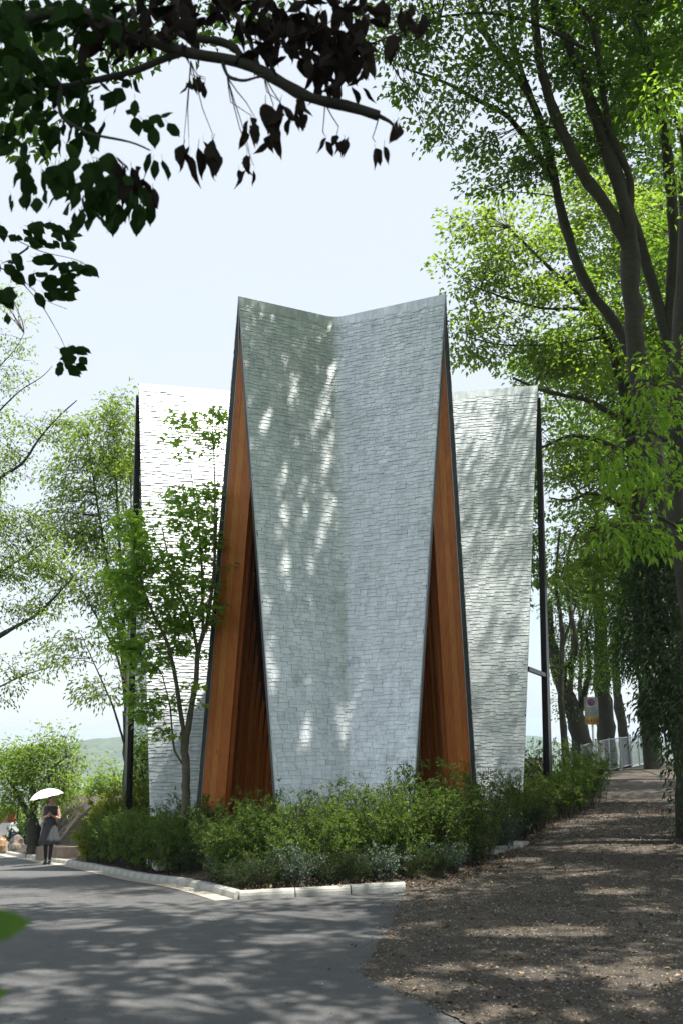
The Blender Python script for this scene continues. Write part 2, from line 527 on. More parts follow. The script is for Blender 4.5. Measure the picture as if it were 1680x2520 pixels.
# road
Ys = np.concatenate([np.linspace(-6, 4, 20), np.linspace(4.1, 14, 150), np.linspace(14.4, 46, 60)])
def road_r(Y):
    if Y <= 13.0: return float(poly_x(ASPH, Y))
    return float(poly_x(KL, min(Y, 35))) + 0.05 - (max(Y - 35, 0) * 0.75)
o = strip('road', Ys, lambda Y: min(-7 - 0.35 * max(Y, 0), road_r(Y) - 4.5), road_r, 40, lambda x, y: gz(x, y), M['asphalt'])
tag(o, 'grey asphalt road curving downhill past the planting bed')
# path
o = strip('path', np.concatenate([np.linspace(-6, 4, 20), np.linspace(4.1, 14, 150), np.linspace(14.4, 60, 90)]),
          lambda Y: float(poly_x(ASPH, Y)) + 0.0 if Y <= 13.08 else float(poly_x(PATH_L, Y)) - 0.10,
          lambda Y: 7.0 + 0.16 * max(Y, 0), 36,
          lambda x, y: gz(x, y) + 0.004 + 0.012 * np.sin(x * 3.1 + y * 1.7) * np.sin(y * 2.3 - x), M['path'])
tag(o, 'shady gravel path rising past the chapel under the trees')

def seg_dist(P, pts):
    P = np.asarray(P, float); best = np.full(len(P), 1e9)
    for a, b in zip(pts[:-1], pts[1:]):
        ab = b - a; t = np.clip(((P - a) @ ab) / (ab @ ab), 0, 1)
        best = np.minimum(best, np.linalg.norm(P - (a + t[:, None] * ab), axis=1))
    return best
PLAT = -0.22
def bed_z(X, Y):
    X = np.asarray(X, float); Y = np.asarray(Y, float); sh = X.shape
    X = X.ravel(); Y = Y.ravel()
    g0 = gz(X, Y)
    P = np.stack([X, Y], 1)
    dl = seg_dist(P, KL); dp = seg_dist(P, PATH_L); dr = seg_dist(P, np.array([KR0, KR1]))
    edge = np.minimum(dl, dr)
    lift = 0.07 * np.clip(1 - 0 * edge, 0, 1) * smooth(-0.05, 0.25, dp) + 0.004
    z = g0 + lift
    w = smooth(0.15, 1.5, edge) * smooth(0.1, 0.8, dp + 0.3)
    return ((1 - w) * z + w * np.maximum(z, PLAT)).reshape(sh)
def bz1(x, y):
    return float(bed_z(np.array([x]), np.array([y]))[0])
def bed_l(Y): return float(poly_x(KL, Y)) + 0.04
def bed_r(Y):
    if Y <= KR1[1]:
        t = (Y - KR0[1]) / (KR1[1] - KR0[1]); return float(KR0[0] + (KR1[0] - KR0[0]) * max(t, 0)) + 0.001
    return float(poly_x(PATH_L, Y))
o = strip('planting_bed', np.concatenate([np.linspace(12.93, 13.08, 5), np.linspace(13.2, 34, 70)]), bed_l, bed_r, 44, bed_z, M['soil'])
tag(o, 'raised soil bed planted with shrubs around the chapel')

# ------------------------------------------------------------------ kerb
kerb = thing('kerb', 'pale concrete kerb stones edging the planting bed along the road', 'kerb', (-1.245, 12.9, -0.3))
kerb['kind'] = 'structure'
def along(pts, s):
    pts = np.asarray(pts); seg = np.linalg.norm(np.diff(pts, axis=0), axis=1); c = np.concatenate([[0], np.cumsum(seg)])
    return np.array((np.interp(s, c, pts[:, 0]), np.interp(s, c, pts[:, 1])))
# smooth the left run
KLs = []
for t in np.linspace(0, 1, 60):
    Y = 12.9 + t * 22.0
    KLs.append((np.interp(Y, KL[:, 1], KL[:, 0]), Y))
KLs = np.array(KLs)
for _ in range(12):
    KLs[1:-1] = 0.25 * KLs[:-2] + 0.5 * KLs[1:-1] + 0.25 * KLs[2:]
def kerb_mesh(L):
    b = MB()
    hw, h = 0.06, 0.095
    prof = [(-hw, -0.12), (hw, -0.12), (hw, h), (-hw + 0.03, h), (-hw + 0.008, h - 0.02), (-hw, h - 0.05)]
    n = len(prof); e = 0.006
    V = [(L / 2 * s - s * e, y, z) for s in (-1, 1) for y, z in prof]
    Fc = [tuple(range(n))[::-1], tuple(range(n, 2 * n))] + [(k, (k + 1) % n, n + (k + 1) % n, n + k) for k in range(n)]
    b.add(V, Fc)
    return b.mesh('kerb_stone')
kmL, kmR = kerb_mesh(0.60), kerb_mesh(0.68)
kmL.materials.append(M['concrete']); kmR.materials.append(M['concrete'])
def place_kerb(me, a, b):
    za, zb = gz1(*a), gz1(*b)
    d = Vector((b[0] - a[0], b[1] - a[1], zb - za))
    o = bpy.data.objects.new('kerb_stone', me); COL.objects.link(o); o.parent = kerb
    o.matrix_parent_inverse = Matrix.Translation(kerb.location).inverted()
    x = d.normalized(); y = Vector((0, 0, 1)).cross(x).normalized(); z = x.cross(y)
    R = Matrix((x, y, z)).transposed().to_4x4()
    jit = random.uniform(-0.004, 0.004)
    o.matrix_world = Matrix.Translation(Vector(((a[0] + b[0]) / 2, (a[1] + b[1]) / 2, (za + zb) / 2 + jit))) @ R
    o.location, o.rotation_euler = o.matrix_world.to_translation(), o.matrix_world.to_euler()
totL = np.linalg.norm(np.diff(KLs, axis=0), axis=1).sum()
s = 0.0
while s + 0.6 < totL:
    a, b = along(KLs, s), along(KLs, s + 0.6)
    place_kerb(kmL, b, a)      # outer (road) side is -y of the profile
    s += 0.6
for k in range(3):
    place_kerb(kmR, KR0 + (KR1 - KR0) * k / 3, KR0 + (KR1 - KR0) * (k + 1) / 3)
# gutter strip on the road side
gv = []
for i, p in enumerate(KLs):
    t = KLs[min(i + 1, len(KLs) - 1)] - KLs[max(i - 1, 0)]; t /= np.linalg.norm(t); nrm = np.array((-t[1], t[0]))
    for w in (0.05, 0.30):
        q = p + nrm * w; gv.append((q[0], q[1], gz1(*q) + 0.006))
n = len(KLs)
gf = [(2 * i, 2 * i + 2, 2 * i + 3, 2 * i + 1) for i in range(n - 1)]
o = obj('gutter', mesh_np('gutter', gv, gf), M['gutter']); tag(o, 'dusty concrete gutter strip along the kerb', kind='structure')

# ------------------------------------------------------------------ chapel
ZR = 9.8
ZB = -0.45
def P3(x, y, z): return np.array((x, y, z), float)
AL = P3(*pix(588, 730, 17.5)); ZR = AL[2]
def ridge_pt(x, y):
    v = (CY - y) / F; ratio = (sth + v * cth) / (cth - v * sth)
    return pix(x, y, (ZR - CAMZ) / ratio)
VT = ridge_pt(825, 783); AR = ridge_pt(1095, 724)
A3 = ridge_pt(342, 944); A3b = ridge_pt(566, 963)
A4 = ridge_pt(1322, 949); A4b = ridge_pt(1111, 966)
A5 = ridge_pt(1340, 1108)
A6 = P3(-A5[0], A5[1], ZR)
def foot_px(x, Y):      # foot at base height with the given photo column
    dep = Y * cth + (ZB - CAMZ) * sth
    return P3((x - CX) / F * dep, Y, ZB)
fLi = foot_px(694, 15.92); fLo = foot_px(474, 19.15)
fRi = foot_px(1004, 15.95); fRo = foot_px(1182, 18.80)
def line_x(p, d, q, e):
    A = np.array([[d[0], -e[0]], [d[1], -e[1]]]); t = np.linalg.solve(A, (q - p)[:2]); return p[:2] + d[:2] * t[0]
vf = line_x(fLi, VT - AL, fRi, VT - AR)
VF = P3(vf[0] + 0.06, vf[1], ZB)
f3i = foot_px(372, 20.4); f3o = foot_px(308, 24.2)
f4i = foot_px(1281, 20.4); f4o = foot_px(1357, 24.2)
C34 = P3(0, A3[1] + (A3b[1] - A3[1]) * (0 - A3[0]) / (A3b[0] - A3[0]), ZR)
ML = P3(-0.35, 20.9, ZR); MRr = P3(0.35, 20.9, ZR)
VL = P3(-0.75, 20.65, ZB); VR = P3(0.75, 20.65, ZB)
f5i = P3(A5[0] - 1.0, A5[1] - 1.6, ZB); f6i = P3(-f5i[0], f5i[1], ZB)
f5o = P3(A5[0] - 0.6, A5[1] + 1.9, ZB); f6o = P3(-f5o[0], f5o[1], ZB)
C56 = P3(0, A5[1] + 1.2, ZR)
V45 = P3(0.9, 25.6, ZB); V36 = P3(-0.9, 25.6, ZB)
M45 = P3(0.2, 25.8, ZR); M36 = P3(-0.2, 25.8, ZR)
VB = P3(0, 31.2, ZB)

chapel = thing('forest_chapel', 'pointed chapel of folded aluminium shingled roof planes with open timber gables', 'chapel', (0, 22, PLAT))

class Face:
    """bilinear roof plane: u 0 gable .. 1 inner, v 0 ridge .. 1 base; outward normal known"""
    def __init__(self, a, b, c, d, inside):
        self.a, self.b, self.c, self.d = a, b, c, d       # a top gable, b top inner, c base inner, d base gable
        n = np.cross(b - a, d - a); n /= np.linalg.norm(n)
        if np.dot(np.asarray(inside) - a, n) > 0: n = -n
        self.n = n
    def S(self, u, v):
        u = np.asarray(u)[..., None]; v = np.asarray(v)[..., None]
        return (1 - v) * ((1 - u) * self.a + u * self.b) + v * ((1 - u) * self.d + u * self.c)
    def N(self, u, v):
        return np.broadcast_to(self.n, np.shape(u) + (3,))
INS = P3(0, 23, 4)
FL = Face(AL, VT, VF, fLi, INS); FR = Face(AR, VT, VF, fRi, INS)
FLo = Face(AL, ML, VL, fLo, P3(0, 18.9, 4)); FRo = Face(AR, MRr, VR, fRo, P3(0, 18.9, 4))
F3 = Face(A3, C34, VL, f3i, P3(0, 24, 4)); F4 = Face(A4, C34, VR, f4i, P3(0, 24, 4))
F3o = Face(A3, M36, V36, f3o, P3(0, 23, 4)); F4o = Face(A4, M45, V45, f4o, P3(0, 23, 4))
F5 = Face(A5, C56, V45, f5i, P3(0, 29, 4)); F6 = Face(A6, C56, V36, f6i, P3(0, 29, 4))
F5o = Face(A5, C56, VB, f5o, P3(0, 28, 4)); F6o = Face(A6, C56, VB, f6o, P3(0, 28, 4))

class Valley:
    """front pair of planes as one surface, s 0..2, with a rounded valley"""
    def __init__(self, L, R, dl=0.10):
        self.L, self.R, self.dl = L, R, dl
    def S(self, s, v):
        s = np.asarray(s, float); v = np.broadcast_to(np.asarray(v, float), s.shape)
        d = self.dl
        left = self.L.S(np.minimum(s, 1), v); right = self.R.S(np.minimum(2 - s, 1), v)
        base = np.where((s <= 1)[..., None], left, right)
        t = np.clip((s - (1 - d)) / (2 * d), 0, 1)[..., None]
        p0 = self.L.S(np.full(s.shape, 1 - d), v); p1 = self.L.S(np.ones(s.shape), v); p2 = self.R.S(np.full(s.shape, 1 - d), v)
        bez = (1 - t) ** 2 * p0 + 2 * t * (1 - t) * p1 + t ** 2 * p2
        inz = (np.abs(s - 1) < d)[..., None]
        return np.where(inz, bez, base)
    def N(self, s, v):
        s = np.asarray(s, float); t = smooth(1 - self.dl, 1 + self.dl, s)[..., None]
        n = (1 - t) * self.L.n + t * self.R.n
        return unit(n)
FRONT = Valley(FL, FR)

def slab(face, name, th, mat, extra_out=0.0):
    n = face.n
    K = 7
    uu, vv = np.meshgrid(np.linspace(0, 1, K), np.array((0, 0.06, 0.12, 0.35, 0.6, 0.8, 1.0)))
    G = face.S(uu, vv).reshape(-1, 3)
    tk = (th * np.clip(vv.ravel() / 0.12, 0.14, 1))[:, None]
    V = np.concatenate([G - n * 0.012, G - n * tk])
    i = (np.arange(K - 1)[:, None] * K + np.arange(K - 1)[None, :]).ravel(); m = K * K
    Fs = [tuple(int(x) for x in q) for q in np.stack([i, i + 1, i + K + 1, i + K], 1)] + [tuple(int(x) + m for x in q) for q in np.stack([i, i + K, i + K + 1, i + 1], 1)]
    rim = list(range(K)) + [K * r + K - 1 for r in range(1, K)] + [K * (K - 1) + c for c in range(K - 2, -1, -1)] + [K * r for r in range(K - 2, 0, -1)]
    for a_, b_ in zip(rim, rim[1:] + rim[:1]): Fs.append((a_, b_, b_ + m, a_ + m))
    mb = MB(); mb.add(V, Fs)
    return mb.build(name, mat, chapel)

# roof planes (deck under the shingles)
PAN = {}
for nm, fc in (('FL', FL), ('FR', FR), ('FLo', FLo), ('FRo', FRo), ('F3', F3), ('F4', F4), ('F3o', F3o), ('F4o', F4o), ('F5', F5), ('F6', F6), ('F5o', F5o), ('F6o', F6o)):
    PAN[nm] = slab(fc, 'roof_plane', 0.10, M['trim_dark'])
# closing triangles along the spine
for tri in ((AL, VT, ML), (VT, MRr, AR), (VT, ML, MRr), (ML, C34, MRr), (A3, C34, M36), (A4, C34, M45), (C34, M36, M45), (M36, M45, C56)):
    q = [p + P3(0, 0, -0.05) for p in tri]; r = [p + P3(0, 0, -0.12) for p in tri]
    b = MB(); b.add(q + r, [(0, 1, 2), (5, 4, 3), (0, 3, 4, 1), (1, 4, 5, 2), (2, 5, 3, 0)])
    b.build('ridge_deck', M['trim_dark'], chapel)
for tri in ((ML, C34, VL), (MRr, C34, VR)):
    b = MB(); q = list(tri); r = [p + P3(0, 0.1, 0) for p in tri]
    b.add(q + r, [(0, 1, 2), (5, 4, 3), (0, 3, 4, 1), (1, 4, 5, 2), (2, 5, 3, 0)])
    b.build('valley_deck', M['trim_dark'], chapel)

def shingle_list(surf, u0, u1, row_h=0.071, seed=1, curved=False, ob_k=1.0):
    """list of (front verts grid (2,k,3), thickness verts, tint)"""
    rg = np.random.default_rng(seed)
    H = np.linalg.norm(surf.S(np.array([(u0 + u1) / 2]), np.array([1.0]))[0] - surf.S(np.array([(u0 + u1) / 2]), np.array([0.0]))[0])
    out = []
    nrow = int(H / row_h)
    for r in range(nrow):
        v0 = (r * row_h) / H
        big = (r == 0)
        vv = v0 + row_h / H
        su = np.linspace(u0, u1, 25)
        line = surf.S(su, np.full(25, min(vv, 1.0)))
        cum = np.concatenate([[0], np.cumsum(np.linalg.norm(np.diff(line, axis=0), axis=1))])
        L = cum[-1]
        x = -rg.uniform(0, 0.22)
        while x < L:
            w = rg.choice([0.13, 0.165, 0.18, 0.195, 0.21]) * rg.uniform(0.95, 1.05) * (1.12 if big else 1)
            xa, xb = max(x + 0.002, 0.0), min(x + w - 0.002, L)
            x += w
            if xb - xa < 0.02: continue
            ua, ub = np.interp([xa, xb], cum, su)
            ln = row_h * 2.0
            j = rg.uniform(-0.024, 0.024)
            vt = max(v0 - (row_h * 0.3 + 0.0) / H, 0.0)
            vb = v0 + (row_h * 1.45 + j) / H
            if big: vt, vb = 0.0, (0.20 + j * 0.6) / H
            elif r == 1: vb += 0.04 / H
            if vb > 1: vb = 1.0
            if vb - vt < 0.01 / H: continue
            k = 2
            if curved and abs((ua + ub) / 2 - 1) < 0.16: k = 5
            us = np.linspace(ua, ub, k)
            nT = surf.N(us, np.full(k, vt)); nB = surf.N(us, np.full(k, vb))
            ob = rg.uniform(0.012, 0.0175) * ob_k; skew = rg.uniform(-0.0025, 0.0025)
            sk = np.linspace(-1, 1, k)[:, None] * skew
            tilt = np.linspace(-1, 1, k)[:, None] * rg.uniform(-0.001, 0.001)
            T = surf.S(us, np.full(k, vt)) + nT * 0.003
            B = surf.S(us, np.full(k, vb)) + nB * (ob + tilt)
            B[:, 2] += sk[:, 0]
            if r == 0: T = T + nT * 0.012
            out.append((T, B, B - nB * 0.007, T - nT * 0.006, float(np.clip(rg.normal(0.5, 0.26), 0, 1)), r))
    return out

def shingle_geo(lst):
    V = []; Fq = []; tn = []; n = 0
    for T, B, B2, T2, t, r in lst:
        k = len(T)
        V.extend([T, B, B2, T2]); tn.append(np.full(4 * k, t))
        a = np.arange(k - 1)
        Fq.append(np.stack([n + a, n + k + a, n + k + a + 1, n + a + 1], 1))           # front
        Fq.append(np.stack([n + k + a, n + 2 * k + a, n + 2 * k + a + 1, n + k + a + 1], 1))  # bottom edge
        Fq.append(np.array([[n, n + 3 * k, n + 2 * k, n + k], [n + k - 1, n + 2 * k - 1, n + 3 * k - 1, n + 4 * k - 1]]))
        n += 4 * k
    return np.concatenate(V), np.concatenate(Fq), np.concatenate(tn)

front = shingle_list(FRONT, 0.0, 2.0, seed=11, curved=True)
def shown(sh):
    T, B = sh[0], sh[1]
    c = (T[0] + B[-1]) / 2
    if c[2] < 1.0: return 0            # behind the shrubs
    return np.linalg.norm(B[-1] - B[0]) * max(0.03, min(0.12, np.linalg.norm(T[0] - B[0]))) / (c[1] ** 2)
order = sorted(range(len(front)), key=lambda i: -shown(front[i]))
single = set(order[:300])
for i in sorted(single):
    v, f, t = shingle_geo([front[i]])
    me = mesh_np('shingle', v, f, t)
    mid = (front[i][1][0] + front[i][1][-1]) / 2
    par = PAN['FL'] if mid[0] < VT[0] else PAN['FR']
    so = bpy.data.objects.new('shingle', me); me.materials.append(M['shingle']); COL.objects.link(so)
    so.parent = par; so.matrix_parent_inverse = par.matrix_parent_inverse.inverted() @ Matrix.Identity(4) if False else Matrix.Identity(4)
rest = [front[i] for i in range(len(front)) if i not in single]
for k, (fc, sd) in enumerate(((F3, 21), (F4, 22), (F5, 23), (F6, 24), (FLo, 25), (FRo, 26), (F3o, 27), (F4o, 28))):
    rest += shingle_list(fc, 0.0, 1.0, seed=sd, ob_k=1.7 if fc is F3 else 1.0)
v, f, t = shingle_geo(rest)
o = obj('shingle_cladding', mesh_np('shingle_cladding', v, f, t), M['shingle'], chapel); o['kind'] = 'stuff'

# timber inside the open gables
def rafters(face, n_raf, pitch, inside_sign, edge_w, edge_d, raf_w=0.07, raf_d=0.32, start=0.06, edge_gap=3.0):
    """edge beam and rafters on the inner side of a roof plane"""
    nin = -face.n
    Lr = np.linalg.norm(face.b - face.a)
    sep_b = edge_gap                                  # clear width between the two planes at the base
    def beam(u0m, w, d, name, mat, off=0.10, vtop=0.062, splitm=None):
        ua, ub = u0m / Lr, (u0m + w) / Lr
        vs = sorted({vtop, min(0.97, (off + 0.14) / sep_b + 0.01), min(0.98, (off + d + 0.14) / sep_b + 0.01), 1.0})
        vs = [v for v in vs if v >= vtop]
        V = []; Fc = []
        for v in vs:
            lim = max(0.02, sep_b * v - 0.14)
            o0, o1 = min(off, lim - 0.004), min(off + d, lim)
            for u, oo in ((ua, o0), (ub, o0), (ub, o1), (ua, o1)):
                V.append(face.S(np.array(u), np.array(v)) + nin * oo)
        for k in range(len(vs) - 1):
            for j in range(4):
                Fc.append((4 * k + j, 4 * k + (j + 1) % 4, 4 * k + 4 + (j + 1) % 4, 4 * k + 4 + j))
        Fc += [(3, 2, 1, 0), tuple(4 * (len(vs) - 1) + j for j in range(4))]
        bb = MB(); bb.add(V, Fc)
        return bb.build(name, mat, chapel)
    # edge beam of three laminations seen from the gable
    d1 = edge_d
    beam(0.0, edge_w, d1 * 0.30, 'edge_beam_board', M['wood'], 0.10)
    beam(0.003, edge_w - 0.003, d1 * 0.26, 'edge_beam_board', M['wood_light'], 0.10 + d1 * 0.301)
    beam(0.0, edge_w, d1 * 0.44, 'edge_beam_board', M['wood'], 0.10 + d1 * 0.562)
    x = edge_w + start
    for k in range(n_raf):
        beam(x, raf_w, raf_d, 'rafter', M['wood_light'] if k % 2 else M['wood'], 0.10, 0.05)
        x += pitch
    # boarding behind the rafters
    ua = 0.0; q = [face.S(np.array(u), np.array(v)) for u, v in ((0.005, 0.075), (0.97, 0.075), (0.97, 1), (0.005, 1))]
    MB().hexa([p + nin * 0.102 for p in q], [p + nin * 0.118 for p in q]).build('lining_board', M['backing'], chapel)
rafters(FLo, 13, 0.172, 1, 0.17, 0.50, 0.085, 0.23)
rafters(FRo, 13, 0.172, 1, 0.17, 0.46, 0.085, 0.23)
for fc in (FL, FR):
    nin = -fc.n
    q = [fc.S(np.array(u), np.array(v)) for u, v in ((0.05, 0.06), (0.98, 0.06), (0.98, 1), (0.05, 1))]
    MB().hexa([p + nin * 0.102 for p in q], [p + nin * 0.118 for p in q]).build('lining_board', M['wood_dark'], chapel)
    Lr = np.linalg.norm(fc.b - fc.a)
    for k in range(9):
        ua = (0.22 + k * 0.2) / Lr; ub = ua + 0.07 / Lr
        if ub > 0.97: break
        q = [fc.S(np.array(u), np.array(v)) for u, v in ((ua, 0.03), (ub, 0.03), (ub, 1), (ua, 1))]
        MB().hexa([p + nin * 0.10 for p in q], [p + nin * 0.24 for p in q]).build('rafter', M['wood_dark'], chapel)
# thin pale drip edge along the gable of the outer planes
for fc in (FLo, FRo, F3o, F4o):
    nin = -fc.n
    a, d = fc.a, fc.d
    MB().tube([a + nin * 0.004, a + (d - a) * 0.1 + nin * 0.10, d + nin * 0.10], 0.008, 6).build('drip_edge', M['galv'], chapel)
# front planes: narrow metal edge at the gable
for fc in (FL, FR):
    MB().tube([fc.a + fc.n * 0.004, fc.d + fc.n * 0.004], 0.010, 6).build('drip_edge', M['galv'], chapel)
# floor, and added walls that stop light passing between the open gables
fl = [fLi, fRi, fRo, f4i, f4o, f5i, f5o, f6o, f6i, f3o, f3i, fLo]
b = MB(); zt = PLAT + 0.02
nfl = len(fl)
b.add([(p[0], p[1], zt) for p in fl] + [(p[0], p[1], ZB - 0.3) for p in fl], [tuple(range(nfl)), tuple(range(nfl, 2 * nfl))[::-1]] + [(k, (k + 1) % nfl + 0, (k + 1) % nfl + nfl, k + nfl) for k in range(nfl)])
b.build('floor_slab', M['stone_dark'], chapel)
for sx in (-1, 1):
    MB().box((sx * 0.55, 19.6, 4.6), (0.08, 2.6, 9.6), 0.25 * sx).build('light_stop_wall', M['wood_dark'], chapel)
MB().box((0, 20.6, 4.6), (1.2, 0.08, 9.6)).build('light_stop_wall', M['wood_dark'], chapel)

# glazed gables of the two rear arms
def glazed_gable(apex, fi, fo, inward, fin, fout):
    inset = np.asarray(inward, float) * 0.015
    a = apex + inset - P3(0, 0, 0.25); p = fi + inset; q = fo + inset
    win = MB().hexa([a, p, q, a + P3(0, 0, 0.01)], [x + np.asarray(inward) * 0.012 for x in (a, p, q, a + P3(0, 0, 0.01))]).build('window', M['glass'], chapel)
    zt = 3.05
    def at(z, s):
        t = (ZR - z) / (ZR - ZB); l = apex + (fi - apex) * t + inset; r = apex + (fo - apex) * t + inset
        return l + (r - l) * s
    out = -np.asarray(inward, float)
    l, r = at(zt, 0.0), at(zt, 1.0)
    h = P3(0, 0, 0.045)
    bb = MB(); bb.hexa([l - h + out * 0.05, r - h + out * 0.05, r + h + out * 0.05, l + h + out * 0.05], [l - h + out * 0.002, r - h + out * 0.002, r + h + out * 0.002, l + h + out * 0.002])
    bar = bb.build('transom', M['steel_dark'], chapel)
    # frame along the outer plane
    bb = MB()
    w = 0.55
    qa = [at(ZR - 0.3, 1.0), at(ZB, 1.0)]
    side = unit((at(ZB, 0.0) - at(ZB, 1.0)))
    bb.hexa([qa[0] + out * 0.07, qa[1] + out * 0.07, qa[1] + side * w + out * 0.07, qa[0] + side * w * 0.12 + out * 0.07],
            [qa[0] + out * 0.002, qa[1] + out * 0.002, qa[1] + side * w + out * 0.002, qa[0] + side * w * 0.12 + out * 0.002])
    bb.build('window_frame', M['steel_dark'], chapel)
glazed_gable(A3, f3i, f3o, unit(C34 - A3), None, None)
glazed_gable(A4, f4i, f4o, unit(C34 - A4), None, None)

# stone slabs and blocks between the shrubs
def ground_slab(name, label, cat, px, py, size, z_off, rz, mat, hgt):
    p = ground_at(px, py)
    z = bz1(p[0], p[1])
    o = MB().box((0, 0, 0), (size[0], size[1], hgt)).build(name, mat, None, bevel=0.008)
    o.location = (p[0], p[1], z + z_off); o.rotation_euler = (0, 0, rz)
    return tag(o, label, cat)
ground_slab('paving_slab', 'pale stone slab lying between kerb and shrubs left of the front shrubs', 'slab', 428, 2152, (0.9, 1.5), 0.03, 0.35, M['stone_slab'], 0.12)
ground_slab('paving_slab', 'pale stone slab at the gravel path edge right of the front shrubs', 'slab', 1208, 2092, (0.75, 1.3), 0.0, -0.6, M['stone_slab'], 0.10)
ground_slab('stone_block', 'low dark stone block behind the left paving slab', 'block', 452, 2128, (0.8, 0.55), 0.22, 0.35, M['stone_dark'], 0.34)
ground_slab('stone_block', 'low dark stone block behind the path edge slab', 'block', 1196, 2075, (0.7, 0.55), 0.14, -0.6, M['stone_dark'], 0.28)


# ------------------------------------------------------------------ trees
def blob(px, py, rx, ry, Y, depth=None, w=1.0):
    """crown lobe seen at a photo position: centre and half-axes in metres"""
    sc = px_scale(py, Y)
    return (pix(px, py, Y), np.array((rx / sc, depth if depth else max(rx, ry) / sc * 0.8, ry / sc)), w)

def maple_arrays(C, D, N, L):
    D = unit(D); Sd = unit(np.cross(D, N)); N = np.cross(Sd, D)
    prof = [(0, 0), (0.35, -0.12), (0.48, 0.18), (0.22, 0.32), (0.42, 0.62), (0.14, 0.60), (0.0, 1.0), (-0.14, 0.60), (-0.42, 0.62), (-0.22, 0.32), (-0.48, 0.18), (-0.35, -0.12)]
    k = len(prof)
    V = np.stack([C + Sd * (x * L)[:, None] + D * (y * L)[:, None] - N * (abs(x) * 0.3 * L + max(y - 0.5, 0) * 0.3 * L)[:, None] for x, y in prof], 1).reshape(-1, 3)
    tri = np.array([(0, 1, 2), (0, 2, 3), (3, 4, 5), (0, 3, 5), (0, 5, 6), (0, 6, 7), (0, 7, 9), (7, 8, 9), (0, 9, 10), (0, 10, 11)])
    Fc = (np.arange(len(C))[:, None, None] * k + tri[None]).reshape(-1, 3)
    return V, Fc, k

def resample(pts, n):
    pts = np.asarray(pts, float)
    c = np.concatenate([[0], np.cumsum(np.linalg.norm(np.diff(pts, axis=0), axis=1))])
    s_ = np.linspace(0, c[-1], n)
    out = np.stack([np.interp(s_, c, pts[:, k]) for k in range(3)], 1)
    for _ in range(2):
        out[1:-1] = 0.25 * out[:-2] + 0.5 * out[1:-1] + 0.25 * out[2:]
    return out

DENS = 2.6
# gaps in the canopy: spots that the sun reaches on the ground and on the front of the chapel
SH_P, SH_R = [], []
_rs = np.random.default_rng(55)
for (x, y, r) in ((150, 2276, .34), (200, 2273, .30), (306, 2287, .22), (530, 2257, .25), (690, 2256, .32), (760, 2254, .34), (830, 2258, .3), (398, 2364, .22), (530, 2413, .2), (50, 2412, .26), (110, 2403, .22), (46, 2471, .24), (357, 2471, .2), (450, 2468, .22), (500, 2470, .2), (551, 2478, .2), (459, 2495, .22), (760, 2310, .25), (690, 2312, .2), (240, 2335, .16), (620, 2345, .16), (300, 2225, .25), (420, 2240, .2),
                  (1325, 2290, .30), (1260, 2292, .30), (1200, 2295, .25), (1395, 2290, .28), (1460, 2288, .22), (1000, 2275, .26), (1050, 2272, .2), (1118, 2384, .22), (1293, 2398, .22), (1335, 2409, .22), (1012, 2418, .2), (1106, 2428, .18), (1056, 2446, .16), (1237, 2481, .2), (1500, 2393, .22), (1637, 2400, .26), (1531, 2428, .2), (1543, 2475, .2), (1287, 2115, .28), (1500, 2146, .30), (1512, 2196, .3), (1273, 2116, .25), (1440, 2148, .28), (1600, 2240, .25), (1160, 2510, .2), (1390, 2500, .2), (930, 2310, .2),
                  (1512, 2007, .5), (1450, 2018, .45), (1560, 2008, .5), (1602, 1916, .9), (1560, 1914, .8), (1620, 2064, .4), (1400, 2030, .4), (1560, 2090, .35)):
    SH_P.append(ground_at(x, y)); SH_R.append(r * 1.15)
_fl = FL
for (x, y, r) in ((700, 880, .10), (722, 950, .13), (716, 985, .10), (650, 1040, .13), (812, 930, .12), (800, 980, .15), (790, 1020, .14), (772, 1065, .12), (700, 1180, .10), (692, 1250, .11), (795, 1200, .13), (803, 1260, .15), (790, 1330, .13), (697, 1300, .10), (720, 1080, .09), (662, 1555, .14), (655, 1620, .15), (672, 1680, .13), (772, 1560, .12), (776, 1625, .13), (650, 1500, .13), (762, 1500, .11), (748, 1830, .12), (762, 1790, .12), (742, 1870, .1), (832, 1760, .12), (850, 1785, .13), (840, 1830, .12), (872, 1740, .12), (706, 1450, .11), (764, 1420, .10), (700, 1390, .11), (640, 1420, .11), (805, 1100, .12), (800, 1150, .12), (690, 960, .08), (760, 1680, .1), (735, 1560, .08)):
    d_ = pix(x, y, 10.0) - np.array((0, 0, CAMZ)); o_ = np.array((0, 0, CAMZ))
    t_ = np.dot(_fl.a - o_, _fl.n) / np.dot(d_, _fl.n)
    SH_P.append(o_ + d_ * t_); SH_R.append(r * 0.95)
SH_P = np.array(SH_P); SH_R = np.array(SH_R)
SV = np.array(S[:])
def in_shaft(C):
    keep = np.zeros(len(C), bool)
    for p, r in zip(SH_P, SH_R):
        w = C - p; al = w @ SV
        d2 = (w * w).sum(1) - al * al
        keep |= (d2 < r * r) & (al > 2.0)
    return keep
